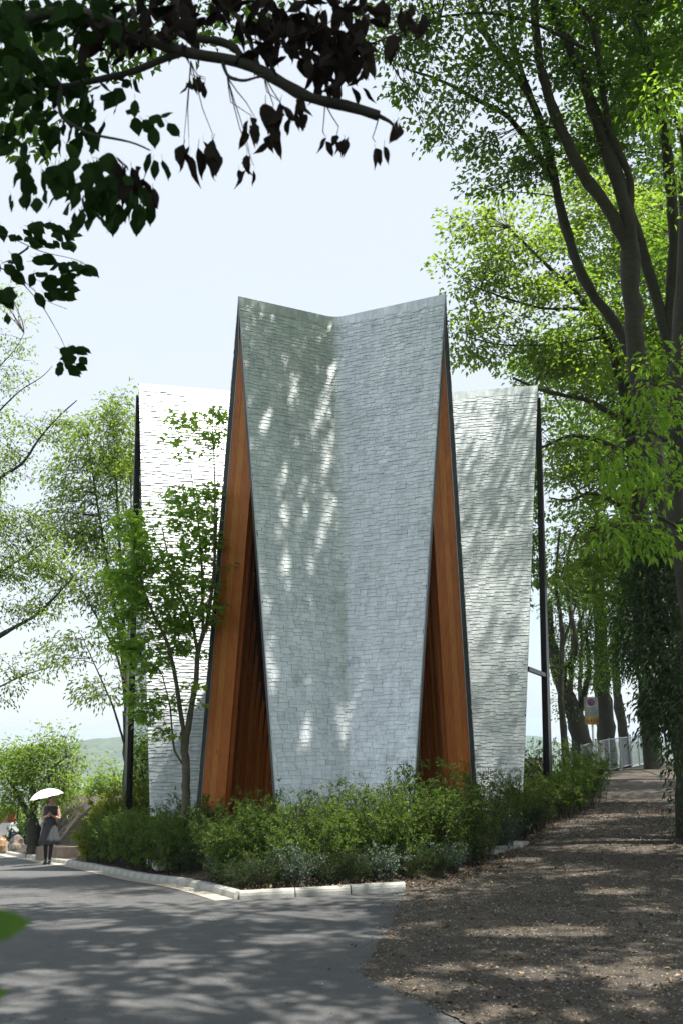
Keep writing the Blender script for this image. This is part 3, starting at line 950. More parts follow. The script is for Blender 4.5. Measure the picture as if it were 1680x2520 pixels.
def make_tree(name, label, limbs, lobes, leaf_len, leaf_w=0.5, cover=2.0, mat='leaf', bark='bark', group=None, seed=0,
              per_cluster=40, cl_r=0.35, flat=0.4, shape='leaf', droop=0.2, base=None, cat='tree', gap=0.0, twig_r=0.012, sides=9, shafts=False):
    rg = np.random.default_rng(seed + 100)
    # limbs: list of (points, r0, r1)
    loc = base if base is not None else limbs[0][0][0]
    root = thing(name, label, cat, tuple(map(float, loc)), group)
    lv, lf, nv = [], [], 0
    attach = []
    for pts, r0, r1 in limbs:
        P = resample(pts, max(10, 5 * len(pts)))
        kk = np.linspace(0, 1, len(P))
        P[1:-1] += rg.normal(0, 1, (len(P) - 2, 3)) * (0.035 * (r0 + r1))
        R = (r0 + (r1 - r0) * kk) * (1 + 0.06 * rg.normal(0, 1, len(P)))
        v, q = batch_tubes(P[None], R[None], sides)
        v = v + rg.normal(0, 1, v.shape) * np.repeat(R, sides)[:, None] * 0.045
        lv.append(v); lf.append(q + nv); nv += len(v)
        attach.append(P[len(P) // 3:])
    obj('trunk', mesh_np('trunk', np.concatenate(lv), np.concatenate(lf), smooth_shade=True), M[bark], root)
    attach = np.concatenate(attach)
    CV, TW = [], []
    allC, allD, allN = [], [], []
    tw_P, tw_R = [], []
    for c, rad, w in lobes:
        Ym = max(c[1], 3.0)
        pxm = F / Ym
        area = PI * rad[0] * rad[2]
        n_leaf = int(DENS * cover * w * area / (0.5 * leaf_len * leaf_len * leaf_w))
        n_cl = max(4, n_leaf // per_cluster)
        d = unit(rg.normal(0, 1, (n_cl, 3)))
        rr = rg.uniform(0.25, 1.0, n_cl) ** 0.5
        jitter = 1 + 0.22 * np.sin(d[:, 0] * 5 + d[:, 2] * 4 + seed) + 0.12 * np.sin(d[:, 1] * 9 + d[:, 0] * 7)
        cc = c + d * rr[:, None] * rad * jitter[:, None]
        if gap > 0:
            f3 = np.sin(cc[:, 0] * 2.1 / cl_r * 0.5 + seed) * np.sin(cc[:, 2] * 2.3 / cl_r * 0.5) * np.sin(cc[:, 1] * 1.9 / cl_r * 0.5)
            cc = cc[f3 < 1 - gap * 1.2 + rg.uniform(0, 0.25, len(cc))]
        for p in cc:
            dd = np.linalg.norm(attach - p, axis=1) + 0.6 * np.maximum(0, attach[:, 2] - p[2])
            a = attach[np.argmin(dd)]
            sag = rg.uniform(-0.02, 0.10) * np.linalg.norm(p - a)
            t = np.linspace(0, 1, 5)[:, None]
            curve = a + (p - a) * t; curve[:, 2] += (4 * sag * t * (1 - t))[:, 0]
            curve[1:-1] += rg.normal(0, 0.03, (3, 3)) * np.linalg.norm(p - a)
            tw_P.append(curve); tw_R.append(np.linspace(1, 0.25, 5) * twig_r * rg.uniform(0.5, 1.1) * min(1.8, 0.5 + np.linalg.norm(p - a) / 2))
            out = unit(p - a)
            k = int(per_cluster * rg.uniform(0.6, 1.4))
            th = rg.uniform(0, 2 * PI, k); r_ = np.sqrt(rg.uniform(0.02, 1, k)) * cl_r
            off = np.stack([np.cos(th) * r_, np.sin(th) * r_, rg.normal(0, 1, k) * cl_r * flat * 0.6], 1)
            off[:, 2] -= 0.18 * r_ * r_ / cl_r
            C = p + off
            D = unit(off + out * cl_r * 0.5 + rg.normal(0, cl_r * 0.5, (k, 3))); D[:, 2] -= droop
            N = np.stack([rg.normal(0, 0.35, k), rg.normal(0, 0.35, k), np.ones(k)], 1)
            allC.append(C); allD.append(D); allN.append(N)
            # little side twigs inside the spray
            for j in range(2):
                e = p + off[j] * 0.9
                m_ = (p + e) / 2 + rg.normal(0, 0.02, 3)
                st = curve[3]
                tw_P.append(np.stack([st, st + (m_ - st) * 0.5, m_, (m_ + e) / 2, e])); tw_R.append(np.linspace(0.45, 0.15, 5) * twig_r)
    C = np.concatenate(allC); D = np.concatenate(allD); N = np.concatenate(allN)
    if shafts:
        ok = ~in_shaft(C); C, D, N = C[ok], D[ok], N[ok]
    n = len(C)
    L = leaf_len * rg.uniform(0.65, 1.2, n)
    tint = np.clip(rg.normal(0.5, 0.28, n), 0, 1)
    if shape == 'maple':
        v, f, k = maple_arrays(C, D, N, L)
    else:
        v, f = leaf_arrays(C, D, N, L, L * leaf_w); k = 4
    obj('foliage', mesh_np('foliage', v, f, np.repeat(tint, k)), M[mat], root)['kind'] = 'stuff'
    v, q = batch_tubes(np.array(tw_P), np.array(tw_R), 4)
    obj('twigs', mesh_np('twigs', v, q), M['twig'], root)['kind'] = 'stuff'
    return root

def PX(pts):
    return [pix(*p) for p in pts]

# --- young maple in front of the left wing
b0 = pix(462, 1965, 18.3); b0[2] = bz1(b0[0], b0[1]) - 0.05
make_tree('maple_tree', 'young maple with smooth forked stems in front of the left wing', [
    ([b0] + PX([(459, 1900, 18.3), (456, 1850, 18.3), (453, 1800, 18.3)]), 0.085, 0.07),
    (PX([(457, 1830, 18.3), (470, 1750, 18.25), (483, 1680, 18.2), (487, 1600, 18.2), (512, 1530, 18.1), (528, 1400, 18.0), (535, 1250, 18.0)]), 0.06, 0.018),
    (PX([(453, 1800, 18.3), (440, 1720, 18.2), (432, 1660, 18.1), (410, 1570, 17.9), (384, 1525, 17.8), (352, 1449, 17.6), (333, 1353, 17.5)]), 0.045, 0.014),
    (PX([(487, 1605, 18.2), (478, 1550, 18.2), (455, 1490, 18.3), (420, 1400, 18.3), (400, 1300, 18.3)]), 0.035, 0.012),
    (PX([(450, 1880, 18.3), (430, 1850, 18.2), (424, 1800, 18.2), (420, 1740, 18.2), (400, 1660, 18.1)]), 0.022, 0.01),
    (PX([(500, 1550, 18.15), (498, 1400, 18.2), (488, 1280, 18.3), (470, 1160, 18.3)]), 0.03, 0.008),
    (PX([(528, 1400, 18.0), (530, 1200, 18.2), (525, 1080, 18.3), (522, 1000, 18.3)]), 0.02, 0.006)],
    [blob(385, 1430, 85, 90, 17.8), blob(470, 1430, 75, 130, 18.1), blob(510, 1270, 40, 110, 18.2), blob(450, 1240, 45, 80, 18.3, w=0.8), blob(525, 1060, 26, 70, 18.3, w=0.9), blob(450, 1080, 26, 65, 18.3, w=0.8),
     blob(330, 1330, 60, 90, 17.6), blob(300, 1420, 50, 70, 17.6), blob(360, 1600, 60, 70, 17.8), blob(310, 1550, 60, 60, 17.7, w=0.7), blob(440, 1560, 60, 60, 18.2), blob(370, 1720, 55, 50, 18.0, w=0.9), blob(480, 1700, 30, 40, 18.2, w=0.35), blob(405, 1800, 25, 25, 18.1, w=0.35)],
    0.12, cover=0.75, mat='leaf_maple', bark='bark_pale', seed=1, per_cluster=12, cl_r=0.24, shape='maple', droop=0.35, flat=0.35, twig_r=0.008)

# --- slender-leaved tree behind the left wing
b0 = pix(318, 1985, 27); b0[2] = gz1(b0[0], b0[1]) - 0.1
make_tree('zelkova_tree', 'many stemmed fine leaved tree rising behind the left wing', [
    ([b0] + PX([(316, 1850, 27), (312, 1750, 27)]), 0.16, 0.11),
    (PX([(313, 1760, 27), (302, 1600, 27), (280, 1480, 27), (250, 1300, 27), (215, 1080, 27)]), 0.07, 0.015),
    (PX([(314, 1740, 27), (308, 1600, 27), (300, 1450, 27), (290, 1250, 27), (280, 1050, 27)]), 0.07, 0.015),
    (PX([(312, 1700, 27), (285, 1600, 26.8), (240, 1520, 26.6), (190, 1430, 26.5)]), 0.045, 0.012),
    (PX([(310, 1840, 27), (280, 1740, 26.5), (240, 1650, 26.2), (200, 1560, 26)]), 0.035, 0.01),
    (PX([(315, 1700, 27), (320, 1500, 27.2), (325, 1300, 27.3), (320, 1100, 27.3)]), 0.05, 0.012)],
    [blob(240, 1080, 85, 85, 27), blob(290, 1030, 50, 60, 27.3), blob(190, 1180, 90, 70, 27), blob(290, 1190, 60, 100, 27), blob(160, 1300, 80, 60, 26.8), blob(260, 1330, 90, 80, 27),
     blob(200, 1440, 90, 50, 26.5), blob(290, 1470, 60, 60, 27), blob(170, 1600, 80, 40, 26.2, w=0.7), blob(240, 1690, 70, 40, 26.3, w=0.7), blob(280, 1580, 60, 50, 26.5, w=0.6), blob(320, 1120, 40, 100, 28)],
    0.15, 0.30, cover=0.75, mat='leaf_light', bark='bark', seed=2, per_cluster=22, cl_r=0.42, droop=0.5, flat=0.5)

# --- cherry reaching in from the left edge
bx, by = -8.6, 20.5
b0 = np.array((bx, by, gz1(bx, by) - 0.1))
make_tree('cherry_tree', 'cherry with dark level branches reaching in beside the road', [
    ([b0, b0 + (0.1, 0, 2.0), b0 + (0.25, 0, 3.6), b0 + (0.3, 0, 5.0), b0 + (0.2, 0, 7.0), b0 + (0.3, 0, 9.5)], 0.2, 0.06),
    ([b0 + (0.25, 0, 3.8)] + PX([(0, 1563, 20.5), (92, 1514, 20.3), (142, 1464, 20.2), (180, 1420, 20.2)]), 0.075, 0.015),
    ([b0 + (0.25, 0, 4.6)] + PX([(0, 1410, 20.5), (60, 1370, 20.5), (115, 1330, 20.4)]), 0.05, 0.012),
    ([b0 + (0.2, 0, 6.6)] + PX([(0, 1174, 20.5), (57, 1143, 20.3), (103, 1070, 20.2), (150, 1020, 20.2), (190, 985, 20.1)]), 0.06, 0.010),
    ([b0 + (0.2, 0, 3.0)] + PX([(0, 1690, 20.3), (60, 1660, 20.0), (130, 1640, 20)]), 0.035, 0.008),
    ([b0 + (0.25, 0, 8.4)] + PX([(0, 1010, 20.5), (50, 960, 20.4), (110, 925, 20.4), (130, 900, 20.4)]), 0.035, 0.006),
    ([b0 + (0.25, 0, 9.0)] + PX([(0, 900, 20.5), (40, 860, 20.5), (60, 820, 20.5)]), 0.03, 0.006)],
    [blob(60, 1400, 90, 60, 20.4), blob(30, 1300, 80, 50, 20.5), blob(130, 1380, 60, 50, 20.3), blob(60, 1500, 100, 40, 20.2, w=0.8), blob(80, 1640, 90, 35, 20.1, w=0.55), blob(20, 1710, 50, 30, 20.2, w=0.4),
     blob(110, 1060, 80, 50, 20.2, w=0.75), blob(30, 1120, 50, 50, 20.4, w=0.6), blob(40, 930, 60, 60, 20.4, w=0.35), blob(30, 830, 50, 60, 20.5, w=0.35), blob(20, 730, 45, 40, 20.5, w=0.5), blob(-80, 1200, 120, 250, 20.5, w=0.5)],
    0.085, 0.5, cover=0.75, mat='leaf_light', seed=3, per_cluster=26, cl_r=0.34, droop=0.4, flat=0.35)

# --- round tree at the bend of the road
p0 = pix(84, 2092, 31.0); p0[2] = gz1(p0[0], p0[1]) - 0.1
make_tree('cherry_tree', 'round pale green cherry with thick forked trunk at the road bend', [
    ([p0] + PX([(84, 2050, 31), (80, 2015, 31)]), 0.24, 0.17),
    (PX([(82, 2025, 31), (55, 1975, 31), (30, 1930, 31), (5, 1890, 31)]), 0.11, 0.03),
    (PX([(80, 2020, 31), (85, 1960, 31), (75, 1900, 31), (80, 1830, 31)]), 0.12, 0.03),
    (PX([(85, 1990, 31), (105, 1930, 31), (140, 1880, 31), (165, 1860, 31)]), 0.09, 0.03),
    (PX([(100, 1945, 31), (130, 1900, 30), (160, 1930, 30)]), 0.05, 0.02)],
    [blob(90, 1850, 70, 45, 31), blob(30, 1880, 60, 60, 31), blob(140, 1870, 60, 50, 31), blob(90, 1920, 100, 45, 31), blob(160, 1950, 50, 45, 30.5, w=0.8), blob(20, 1960, 50, 45, 31), blob(110, 1970, 60, 30, 30.5, w=0.6), blob(130, 1810, 40, 20, 31, w=0.5)],
    0.13, 0.55, cover=1.1, mat='leaf_light', seed=4, per_cluster=28, cl_r=0.45, droop=0.25, flat=0.6)
# --- two farther trees down the slope
for k, (px_, py_, rx_, ry_, Yk, lab) in enumerate(((272, 1928, 44, 52, 52, 'light green bushy tree down the slope beyond the clipped yellow bush'), (10, 2010, 60, 40, 60, 'small pale tree beyond the notice board'), (175, 1975, 60, 45, 62, 'soft green tree beyond the low brown wall'))):
    c = pix(px_, py_, Yk); sc = px_scale(py_, Yk)
    p0 = c.copy(); p0[2] = c[2] - ry_ / sc - 2.5
    make_tree('leafy_tree', lab, [([p0, c + (0, 0, -0.5), c + (0.2, 0, 0.5)], 0.16, 0.05), ([c + (0, 0, -1.2), c + (-0.8, 0, 0.2)], 0.08, 0.03), ([c + (0, 0, -1.2), c + (0.9, 0, 0.2)], 0.08, 0.03)],
              [blob(px_, py_, rx_, ry_, Yk), blob(px_ - rx_ * 0.5, py_ + ry_ * 0.3, rx_ * 0.6, ry_ * 0.6, Yk), blob(px_ + rx_ * 0.5, py_ + ry_ * 0.25, rx_ * 0.6, ry_ * 0.6, Yk)],
              0.20, 0.55, cover=1.8, mat='leaf_light', seed=30 + k, per_cluster=24, cl_r=0.6, flat=0.6)

# --- the big leaning tree right of the path
bx, by = 5.75, 16.4
b0 = np.array((bx, by, gz1(bx, by) - 0.1))
make_tree('leaning_tree', 'large tree with several thick leaning trunks over the path', [
    ([b0] + PX([(1700, 1750, 16.4), (1665, 1400, 16.3), (1600, 1120, 16.2), (1566, 900, 16.0), (1556, 740, 15.9), (1548, 600, 15.8)]), 0.27, 0.145),
    (PX([(1552, 620, 15.8), (1500, 520, 15.6), (1422, 413, 15.4), (1363, 279, 15.1), (1328, 164, 14.9), (1313, 50, 14.7), (1318, -80, 14.5)]), 0.12, 0.055),
    (PX([(1556, 640, 15.8), (1542, 522, 15.6), (1477, 323, 15.3), (1422, 164, 15.0), (1348, 0, 14.7), (1300, -120, 14.4)]), 0.125, 0.06),
    (PX([(1548, 580, 15.7), (1552, 438, 15.5), (1497, 323, 15.2), (1472, 149, 14.9), (1457, 50, 14.7), (1407, 0, 14.5)]), 0.07, 0.04),
    ([b0 + (0.15, 0.3, 0)] + PX([(1720, 1300, 16.8), (1670, 960, 16.7), (1646, 841, 16.6), (1596, 672, 16.4), (1560, 560, 16.2), (1530, 450, 16.1), (1480, 330, 16.0)]), 0.20, 0.075),
    ([b0 + (-0.1, 0.8, 0)] + PX([(1690, 1500, 17.2), (1610, 1100, 17.1), (1560, 900, 17.0), (1524, 806, 16.9), (1442, 711, 16.7), (1397, 587, 16.5), (1363, 448, 16.3), (1338, 318, 16.0), (1293, 214, 15.7), (1208, 114, 15.4), (1169, 35, 15.2), (1140, -60, 15)]), 0.165, 0.05),
    (PX([(1363, 448, 16.3), (1300, 350, 16.1), (1248, 283, 15.9), (1180, 250, 15.7), (1089, 199, 15.5), (1000, 170, 15.3)]), 0.07, 0.018),
    (PX([(1338, 318, 16.0), (1290, 200, 15.8), (1262, 110, 15.6), (1250, 0, 15.4)]), 0.06, 0.03),
    (PX([(1472, 140, 14.9), (1400, 100, 14.7), (1300, 50, 14.4), (1200, 30, 14.2), (1080, 40, 14.0), (960, 90, 13.8), (905, 110, 13.7)]), 0.03, 0.012),
    (PX([(1646, 841, 16.6), (1660, 600, 16.2), (1640, 350, 15.8), (1600, 150, 15.4), (1560, 30, 15.2)]), 0.12, 0.06),
    (PX([(1348, 0, 14.7), (1300, -120, 14.6)]) + [np.array((3.2, 15.2, 16.2)), np.array((1.0, 15.4, 17.0)), np.array((-1.4, 15.0, 17.6))], 0.08, 0.02),
    (PX([(1560, 30, 15.2)]) + [np.array((5.6, 16.5, 14.8)), np.array((5.6, 18.4, 17.2))], 0.07, 0.03)],
    [blob(1130, 90, 150, 110, 14.6, w=0.7), blob(1010, 150, 95, 90, 14.6, w=0.7), blob(960, 60, 80, 70, 14.4, w=0.7), blob(1060, 270, 90, 60, 15.2, w=0.8), blob(1230, 200, 120, 100, 15.2), blob(1160, 330, 100, 45, 15.6, w=0.8), blob(1290, 380, 110, 60, 15.8),
     blob(1370, 110, 130, 120, 15.0), blob(1500, 150, 110, 150, 15.2), blob(1620, 200, 100, 170, 15.6), blob(1440, 330, 110, 90, 15.8), blob(1200, -40, 200, 90, 14.2), blob(1450, -60, 220, 90, 14.6), blob(1220, 430, 80, 40, 16.2, w=0.7),
     (np.array((0.2, 15.4, 17.2)), np.array((2.4, 2.0, 1.0)), 2.0), (np.array((3.2, 15.2, 17.4)), np.array((2.6, 2.2, 1.2)), 2.0), (np.array((-1.6, 15.6, 17.8)), np.array((1.8, 1.8, 0.8)), 2.0), (np.array((2.2, 17.2, 18.6)), np.array((2.0, 1.2, 0.8)), 1.8), (np.array((2.4, 13.0, 15.8)), np.array((2.6, 1.6, 1.0)), 0.6), (np.array((7.0, 15.5, 17.0)), np.array((2.4, 2.4, 1.2)), 1.0), (np.array((6.8, 18.7, 18.8)), np.array((3.2, 2.7, 1.0)), 0.8)],
    0.115, 0.58, cover=1.0, mat='leaf', seed=5, per_cluster=42, cl_r=0.40, droop=0.15, flat=0.22, gap=0.5, twig_r=0.012, sides=12, shafts=True)

# --- broad trees behind it
bx, by = 8.6, 25.0
b0 = np.array((bx, by, gz1(bx, by) - 0.1))
make_tree('zelkova_tree', 'broad bright green tree spreading behind the right wing', [
    ([b0] + PX([(1590, 1500, 25), (1570, 1200, 25), (1540, 1000, 25)]), 0.28, 0.18),
    (PX([(1545, 1010, 25), (1500, 850, 24.6), (1420, 720, 24.2), (1330, 640, 23.8), (1250, 560, 23.5)]), 0.12, 0.03),
    (PX([(1550, 1050, 25), (1450, 985, 24.5), (1360, 968, 24), (1330, 960, 24), (1260, 930, 24)]), 0.09, 0.03),
    (PX([(1560, 1120, 25), (1460, 1080, 24.6), (1400, 1070, 24.4), (1330, 1102, 24.2)]), 0.08, 0.03),
    (PX([(1560, 1260, 25), (1450, 1210, 24.6), (1400, 1235, 24.4), (1350, 1225, 24.4)]), 0.07, 0.02),
    (PX([(1570, 1330, 25), (1500, 1290, 24.6), (1450, 1300, 24.5), (1420, 1290, 24.5)]), 0.05, 0.015),
    (PX([(1540, 1000, 25), (1560, 800, 25), (1540, 600, 25), (1500, 420, 24.6)]), 0.13, 0.04),
    (PX([(1440, 760, 24.4), (1330, 760, 24), (1230, 730, 23.8), (1150, 700, 23.6)]), 0.05, 0.015),
    (PX([(1480, 830, 24.6), (1350, 850, 24.2), (1230, 850, 24), (1150, 830, 24)]), 0.05, 0.015)],
    [blob(1200, 540, 90, 50, 23.6), blob(1290, 600, 110, 70, 23.8), blob(1170, 660, 85, 50, 23.7), blob(1250, 740, 140, 60, 23.9), blob(1180, 840, 90, 55, 24), blob(1300, 850, 110, 60, 24.1), blob(1400, 760, 90, 90, 24.4),
     blob(1420, 920, 100, 70, 24.4), blob(1500, 850, 90, 100, 24.8), blob(1410, 1020, 90, 45, 24.4), blob(1400, 1130, 80, 60, 24.5), blob(1480, 1180, 90, 60, 24.8), blob(1400, 1260, 70, 45, 24.5, w=0.8), blob(1500, 560, 110, 110, 25), blob(1400, 480, 90, 70, 24.8), blob(1620, 620, 80, 160, 25), blob(1610, 900, 80, 120, 25), blob(1420, 1400, 90, 50, 24.8, w=0.6), blob(1520, 1330, 80, 80, 25), blob(1540, 1080, 70, 80, 25.2), blob(1460, 1340, 70, 60, 24.8, w=0.8), blob(1500, 1440, 60, 50, 25, w=0.8)],
    0.155, 0.56, cover=1.2, mat='leaf_light', seed=6, per_cluster=42, cl_r=0.55, droop=0.15, flat=0.22, gap=0.45)

# --- woodland closing the view on the right
def wood_tree(label, X, Y, lobes, seed, mat='leaf', cover=0.8):
    b0 = np.array((X, Y, gz1(X, Y) - 0.1))
    L = [([b0, b0 + (-0.1, 0, 4), b0 + (-0.3, 0, 8), b0 + (-0.4, 0, 12)], 0.30, 0.12)]
    for c, r, w in lobes[:6]:
        L.append(([b0 + (-0.2, 0, max(2.5, min(10, c[2] * 0.6))), (b0 + c) / 2 + (0, 0, 1.0 + 0.25 * c[2]), c], 0.10, 0.03))
    make_tree('woodland_tree', label, L, lobes, 0.19, 0.58, cover=cover * 1.2, mat=mat, seed=seed, per_cluster=42, cl_r=0.65, droop=0.2, flat=0.25, gap=0.3, group=None, shafts=True)
wood_tree('tall woodland tree with dark crown behind the leaning trunks', 12.2, 31, [blob(1500, 330, 150, 130, 29), blob(1620, 480, 110, 150, 29.5), blob(1430, 620, 100, 90, 30), blob(1560, 700, 120, 110, 30), blob(1640, 850, 80, 130, 30), blob(1500, 930, 90, 80, 30), blob(1620, 150, 120, 130, 28)], 81)
wood_tree('spreading woodland tree behind the right wing above the fence', 11.2, 37, [blob(1400, 860, 90, 80, 36), blob(1330, 930, 80, 60, 36), blob(1450, 1060, 90, 80, 36), blob(1550, 1150, 90, 90, 36), blob(1370, 1150, 60, 60, 36), blob(1620, 1250, 80, 120, 35), blob(1480, 1270, 80, 60, 36), blob(1385, 1340, 60, 60, 36), blob(1450, 1420, 70, 55, 36, w=0.8), blob(1540, 1400, 70, 60, 36)], 82)


# --- trees by the fence
def fence_tree(idx, label, foot, limbs, lobes, mat, cover=1.0, ll=0.13):
    x, y = foot
    b0 = np.array((x, y, gz1(x, y) - 0.1))
    L = [([b0] + PX(limbs[0][0]), limbs[0][1], limbs[0][2])] + [(PX(p), r0, r1) for p, r0, r1 in limbs[1:]]
    make_tree('slope_tree', label, L, lobes, ll, 0.45, cover=cover, mat=mat, seed=40 + idx, per_cluster=26, cl_r=0.5, droop=0.4, flat=0.5, gap=0.2, shafts=True)
def footx(px_, Y): return ((px_ - CX) / F * (Y * cth - 0.3), Y)
fence_tree(0, 'dark leaning tree trunk behind the sign pole', footx(1455, 36), [([(1440, 1850, 36), (1405, 1740, 36), (1365, 1640, 36), (1352, 1560, 36), (1350, 1480, 36)], 0.42, 0.12), ([(1420, 1780, 36), (1450, 1650, 36), (1440, 1550, 36)], 0.14, 0.05), ([(1380, 1660, 36), (1420, 1600, 35), (1400, 1480, 35), (1385, 1400, 35)], 0.12, 0.04)],
           [blob(1400, 1560, 60, 50, 36), blob(1440, 1640, 60, 60, 35.5), blob(1390, 1720, 35, 40, 36, w=0.6), blob(1480, 1560, 60, 60, 36), blob(1360, 1480, 35, 50, 36, w=0.6), blob(1440, 1450, 70, 50, 36, w=0.8)], 'leaf', 0.8)
fence_tree(1, 'upright dark trunk right of the sign pole', footx(1497, 39), [([(1490, 1800, 39), (1480, 1700, 39), (1478, 1600, 39), (1470, 1400, 39)], 0.40, 0.2), ([(1478, 1650, 39), (1520, 1550, 38), (1560, 1480, 38)], 0.14, 0.05)],
           [blob(1490, 1660, 50, 50, 38.5, w=0.8), blob(1540, 1520, 60, 60, 38), blob(1480, 1460, 60, 70, 39), blob(1500, 1350, 80, 70, 39, w=0.8)], 'leaf', 0.8)
fence_tree(2, 'slim curved trunk between the upright trunk and the evergreen', footx(1540, 41), [([(1532, 1800, 41), (1515, 1700, 41), (1512, 1600, 41), (1530, 1450, 41)], 0.22, 0.1)],
           [blob(1530, 1620, 50, 40, 40, w=0.6), blob(1560, 1560, 50, 60, 40), blob(1580, 1440, 70, 80, 40)], 'leaf_dark', 0.9)
fence_tree(3, 'stout dark trunk behind the far end of the fence', footx(1615, 43), [([(1600, 1850, 43), (1592, 1700, 43), (1590, 1500, 43), (1600, 1300, 43)], 0.42, 0.25)],
           [blob(1600, 1620, 60, 60, 42), blob(1570, 1360, 80, 80, 42), blob(1640, 1500, 60, 100, 42)], 'leaf_dark', 1.0)
for k, (px_, Yk, top) in enumerate(((1372, 34, 1300), (1397, 37, 1330), (1420, 44, 1400))):
    fence_tree(5 + k, ['thin crooked trunk just right of the glazed gable', 'thin forked trunk among pale leaves beside the right wing', 'slender straight sapling between the dark trunks'][k], footx(px_ + 25, Yk),
               [([(px_ + 18, 1850, Yk), (px_ + 5, 1700, Yk), (px_ + 12, 1560, Yk), (px_ - 8, 1430, Yk), (px_ + 5, top, Yk)], 0.13, 0.04), ([(px_ + 8, 1600, Yk), (px_ + 40, 1500, Yk), (px_ + 60, 1420, Yk)], 0.06, 0.02)],
               [blob(px_ + 10, 1450, 50, 60, Yk, w=0.5), blob(px_ + 40, 1380, 45, 50, Yk, w=0.6), blob(px_ - 5, 1640, 30, 40, Yk, w=0.4)], 'leaf', 0.7)

# --- dark evergreen on the right bank
bx, by = 5.75, 14.7
b0 = np.array((bx, by, gz1(bx, by) - 0.1))
make_tree('evergreen_tree', 'dark evergreen hanging over the right side of the path', [
    ([b0, b0 + (0.05, 0, 2), b0 + (-0.1, 0, 4.5), b0 + (-0.4, 0, 6.0)], 0.14, 0.05), ([b0 + (0, 0, 1.8), b0 + (-0.9, 0, 3.2)], 0.05, 0.02), ([b0 + (0, 0, 2.4), b0 + (-0.4, -0.3, 3.8)], 0.05, 0.02), ([b0 + (0, 0, 3.4), b0 + (-1.0, 0, 4.6)], 0.04, 0.02)],
    [blob(1610, 1500, 60, 70, 14.6), blob(1570, 1620, 45, 60, 14.8, w=0.8), blob(1650, 1620, 60, 110, 14.4), blob(1620, 1720, 50, 70, 14.4), blob(1670, 1800, 40, 80, 14.0), blob(1640, 1420, 50, 80, 14.6), blob(1580, 1430, 50, 50, 14.8), blob(1600, 1350, 60, 50, 14.8), blob(1540, 1520, 35, 50, 14.9, w=0.6), blob(1680, 1950, 18, 80, 13.8, w=0.8), blob(1580, 1780, 30, 35, 14.6, w=0.5)],
    0.095, 0.33, cover=1.2, mat='leaf_dark', seed=7, per_cluster=34, cl_r=0.26, droop=0.7, flat=0.8, shafts=True)

# --- nearer tree at the right edge with large bright leaves
bx, by = 4.55, 12.4
b0 = np.array((bx, by, gz1(bx, by) - 0.1))
make_tree('broadleaf_tree', 'tree at the right edge with dark trunk and large bright leaves', [
    ([b0, b0 + (-0.05, 0, 2.5)] + PX([(1672, 1300, 12.4), (1665, 1000, 12.3), (1690, 700, 12.3), (1700, 300, 12.2)]), 0.20, 0.12),
    (PX([(1668, 1100, 12.4), (1600, 1060, 11.6), (1540, 1080, 11.0), (1480, 1130, 10.6)]), 0.035, 0.008),
    (PX([(1665, 1000, 12.3), (1620, 950, 11.8), (1570, 930, 11.3), (1550, 960, 11.0)]), 0.03, 0.008),
    (PX([(1672, 1300, 12.4), (1600, 1260, 11.8), (1520, 1290, 11.2), (1480, 1330, 11)]), 0.03, 0.008),
    (PX([(1690, 400, 12.2), (1650, 250, 11.6), (1590, 230, 11.2)]), 0.03, 0.008)],
    [blob(1630, 900, 55, 60, 11.6, w=0.9), blob(1590, 1010, 70, 60, 11.2), blob(1520, 1130, 60, 55, 10.8), blob(1600, 1170, 70, 60, 11.2), blob(1490, 1300, 50, 55, 11.0, w=0.7), blob(1570, 1300, 70, 60, 11.3), blob(1650, 1080, 40, 120, 11.8, w=0.7), blob(1650, 1330, 40, 70, 11.4, w=0.6),
     blob(1630, 250, 55, 80, 11.4, w=0.7), blob(1660, 450, 40, 90, 11.6, w=0.5)],
    0.115, 0.42, cover=0.8, mat='leaf_maple', seed=8, per_cluster=14, cl_r=0.25, droop=0.7, flat=0.6, twig_r=0.007, shafts=True)

# --- canopy trees standing over and behind the photographer (they shade the road and path)
def canopy(label, base, lobes, seed, cover, ll=0.21):
    b0 = np.array((base[0], base[1], gz1(*base) - 0.1))
    top = b0 + (0.3, 0.2, 9.0)
    L = [([b0, b0 + (0.1, 0, 3), b0 + (0.2, 0.1, 6), top], 0.30, 0.14)]
    for c, r, w in lobes:
        L.append(([b0 + (0.2, 0.1, 6.0), (b0 + (0.2, 0.1, 6) + c) / 2 + (0, 0, 0.6), c], 0.12, 0.03))
    rg = np.random.default_rng(seed)
    make_tree('canopy_tree', label, L, lobes, ll, 0.55, cover=cover, mat='leaf', seed=seed, per_cluster=40, cl_r=0.7, droop=0.2, flat=0.25, gap=0.2, twig_r=0.02, shafts=True)
canopy('tall tree standing behind the right of the viewpoint', (5.2, -1.5), [(np.array((4.0, 1.5, 11.5)), np.array((3.2, 3.0, 1.6)), 1.0), (np.array((1.0, 1.0, 12.0)), np.array((3.0, 3.0, 1.6)), 1.0), (np.array((6.5, 4.5, 12.0)), np.array((3.0, 3.0, 1.6)), 0.7), (np.array((3.2, 5.0, 12.6)), np.array((3.2, 2.6, 1.5)), 0.8), (np.array((8.0, 8.0, 13.5)), np.array((3.2, 3.0, 1.8)), 0.7), (np.array((4.5, 8.3, 14.0)), np.array((3.2, 2.2, 1.5)), 0.75)], 61, 2.1)
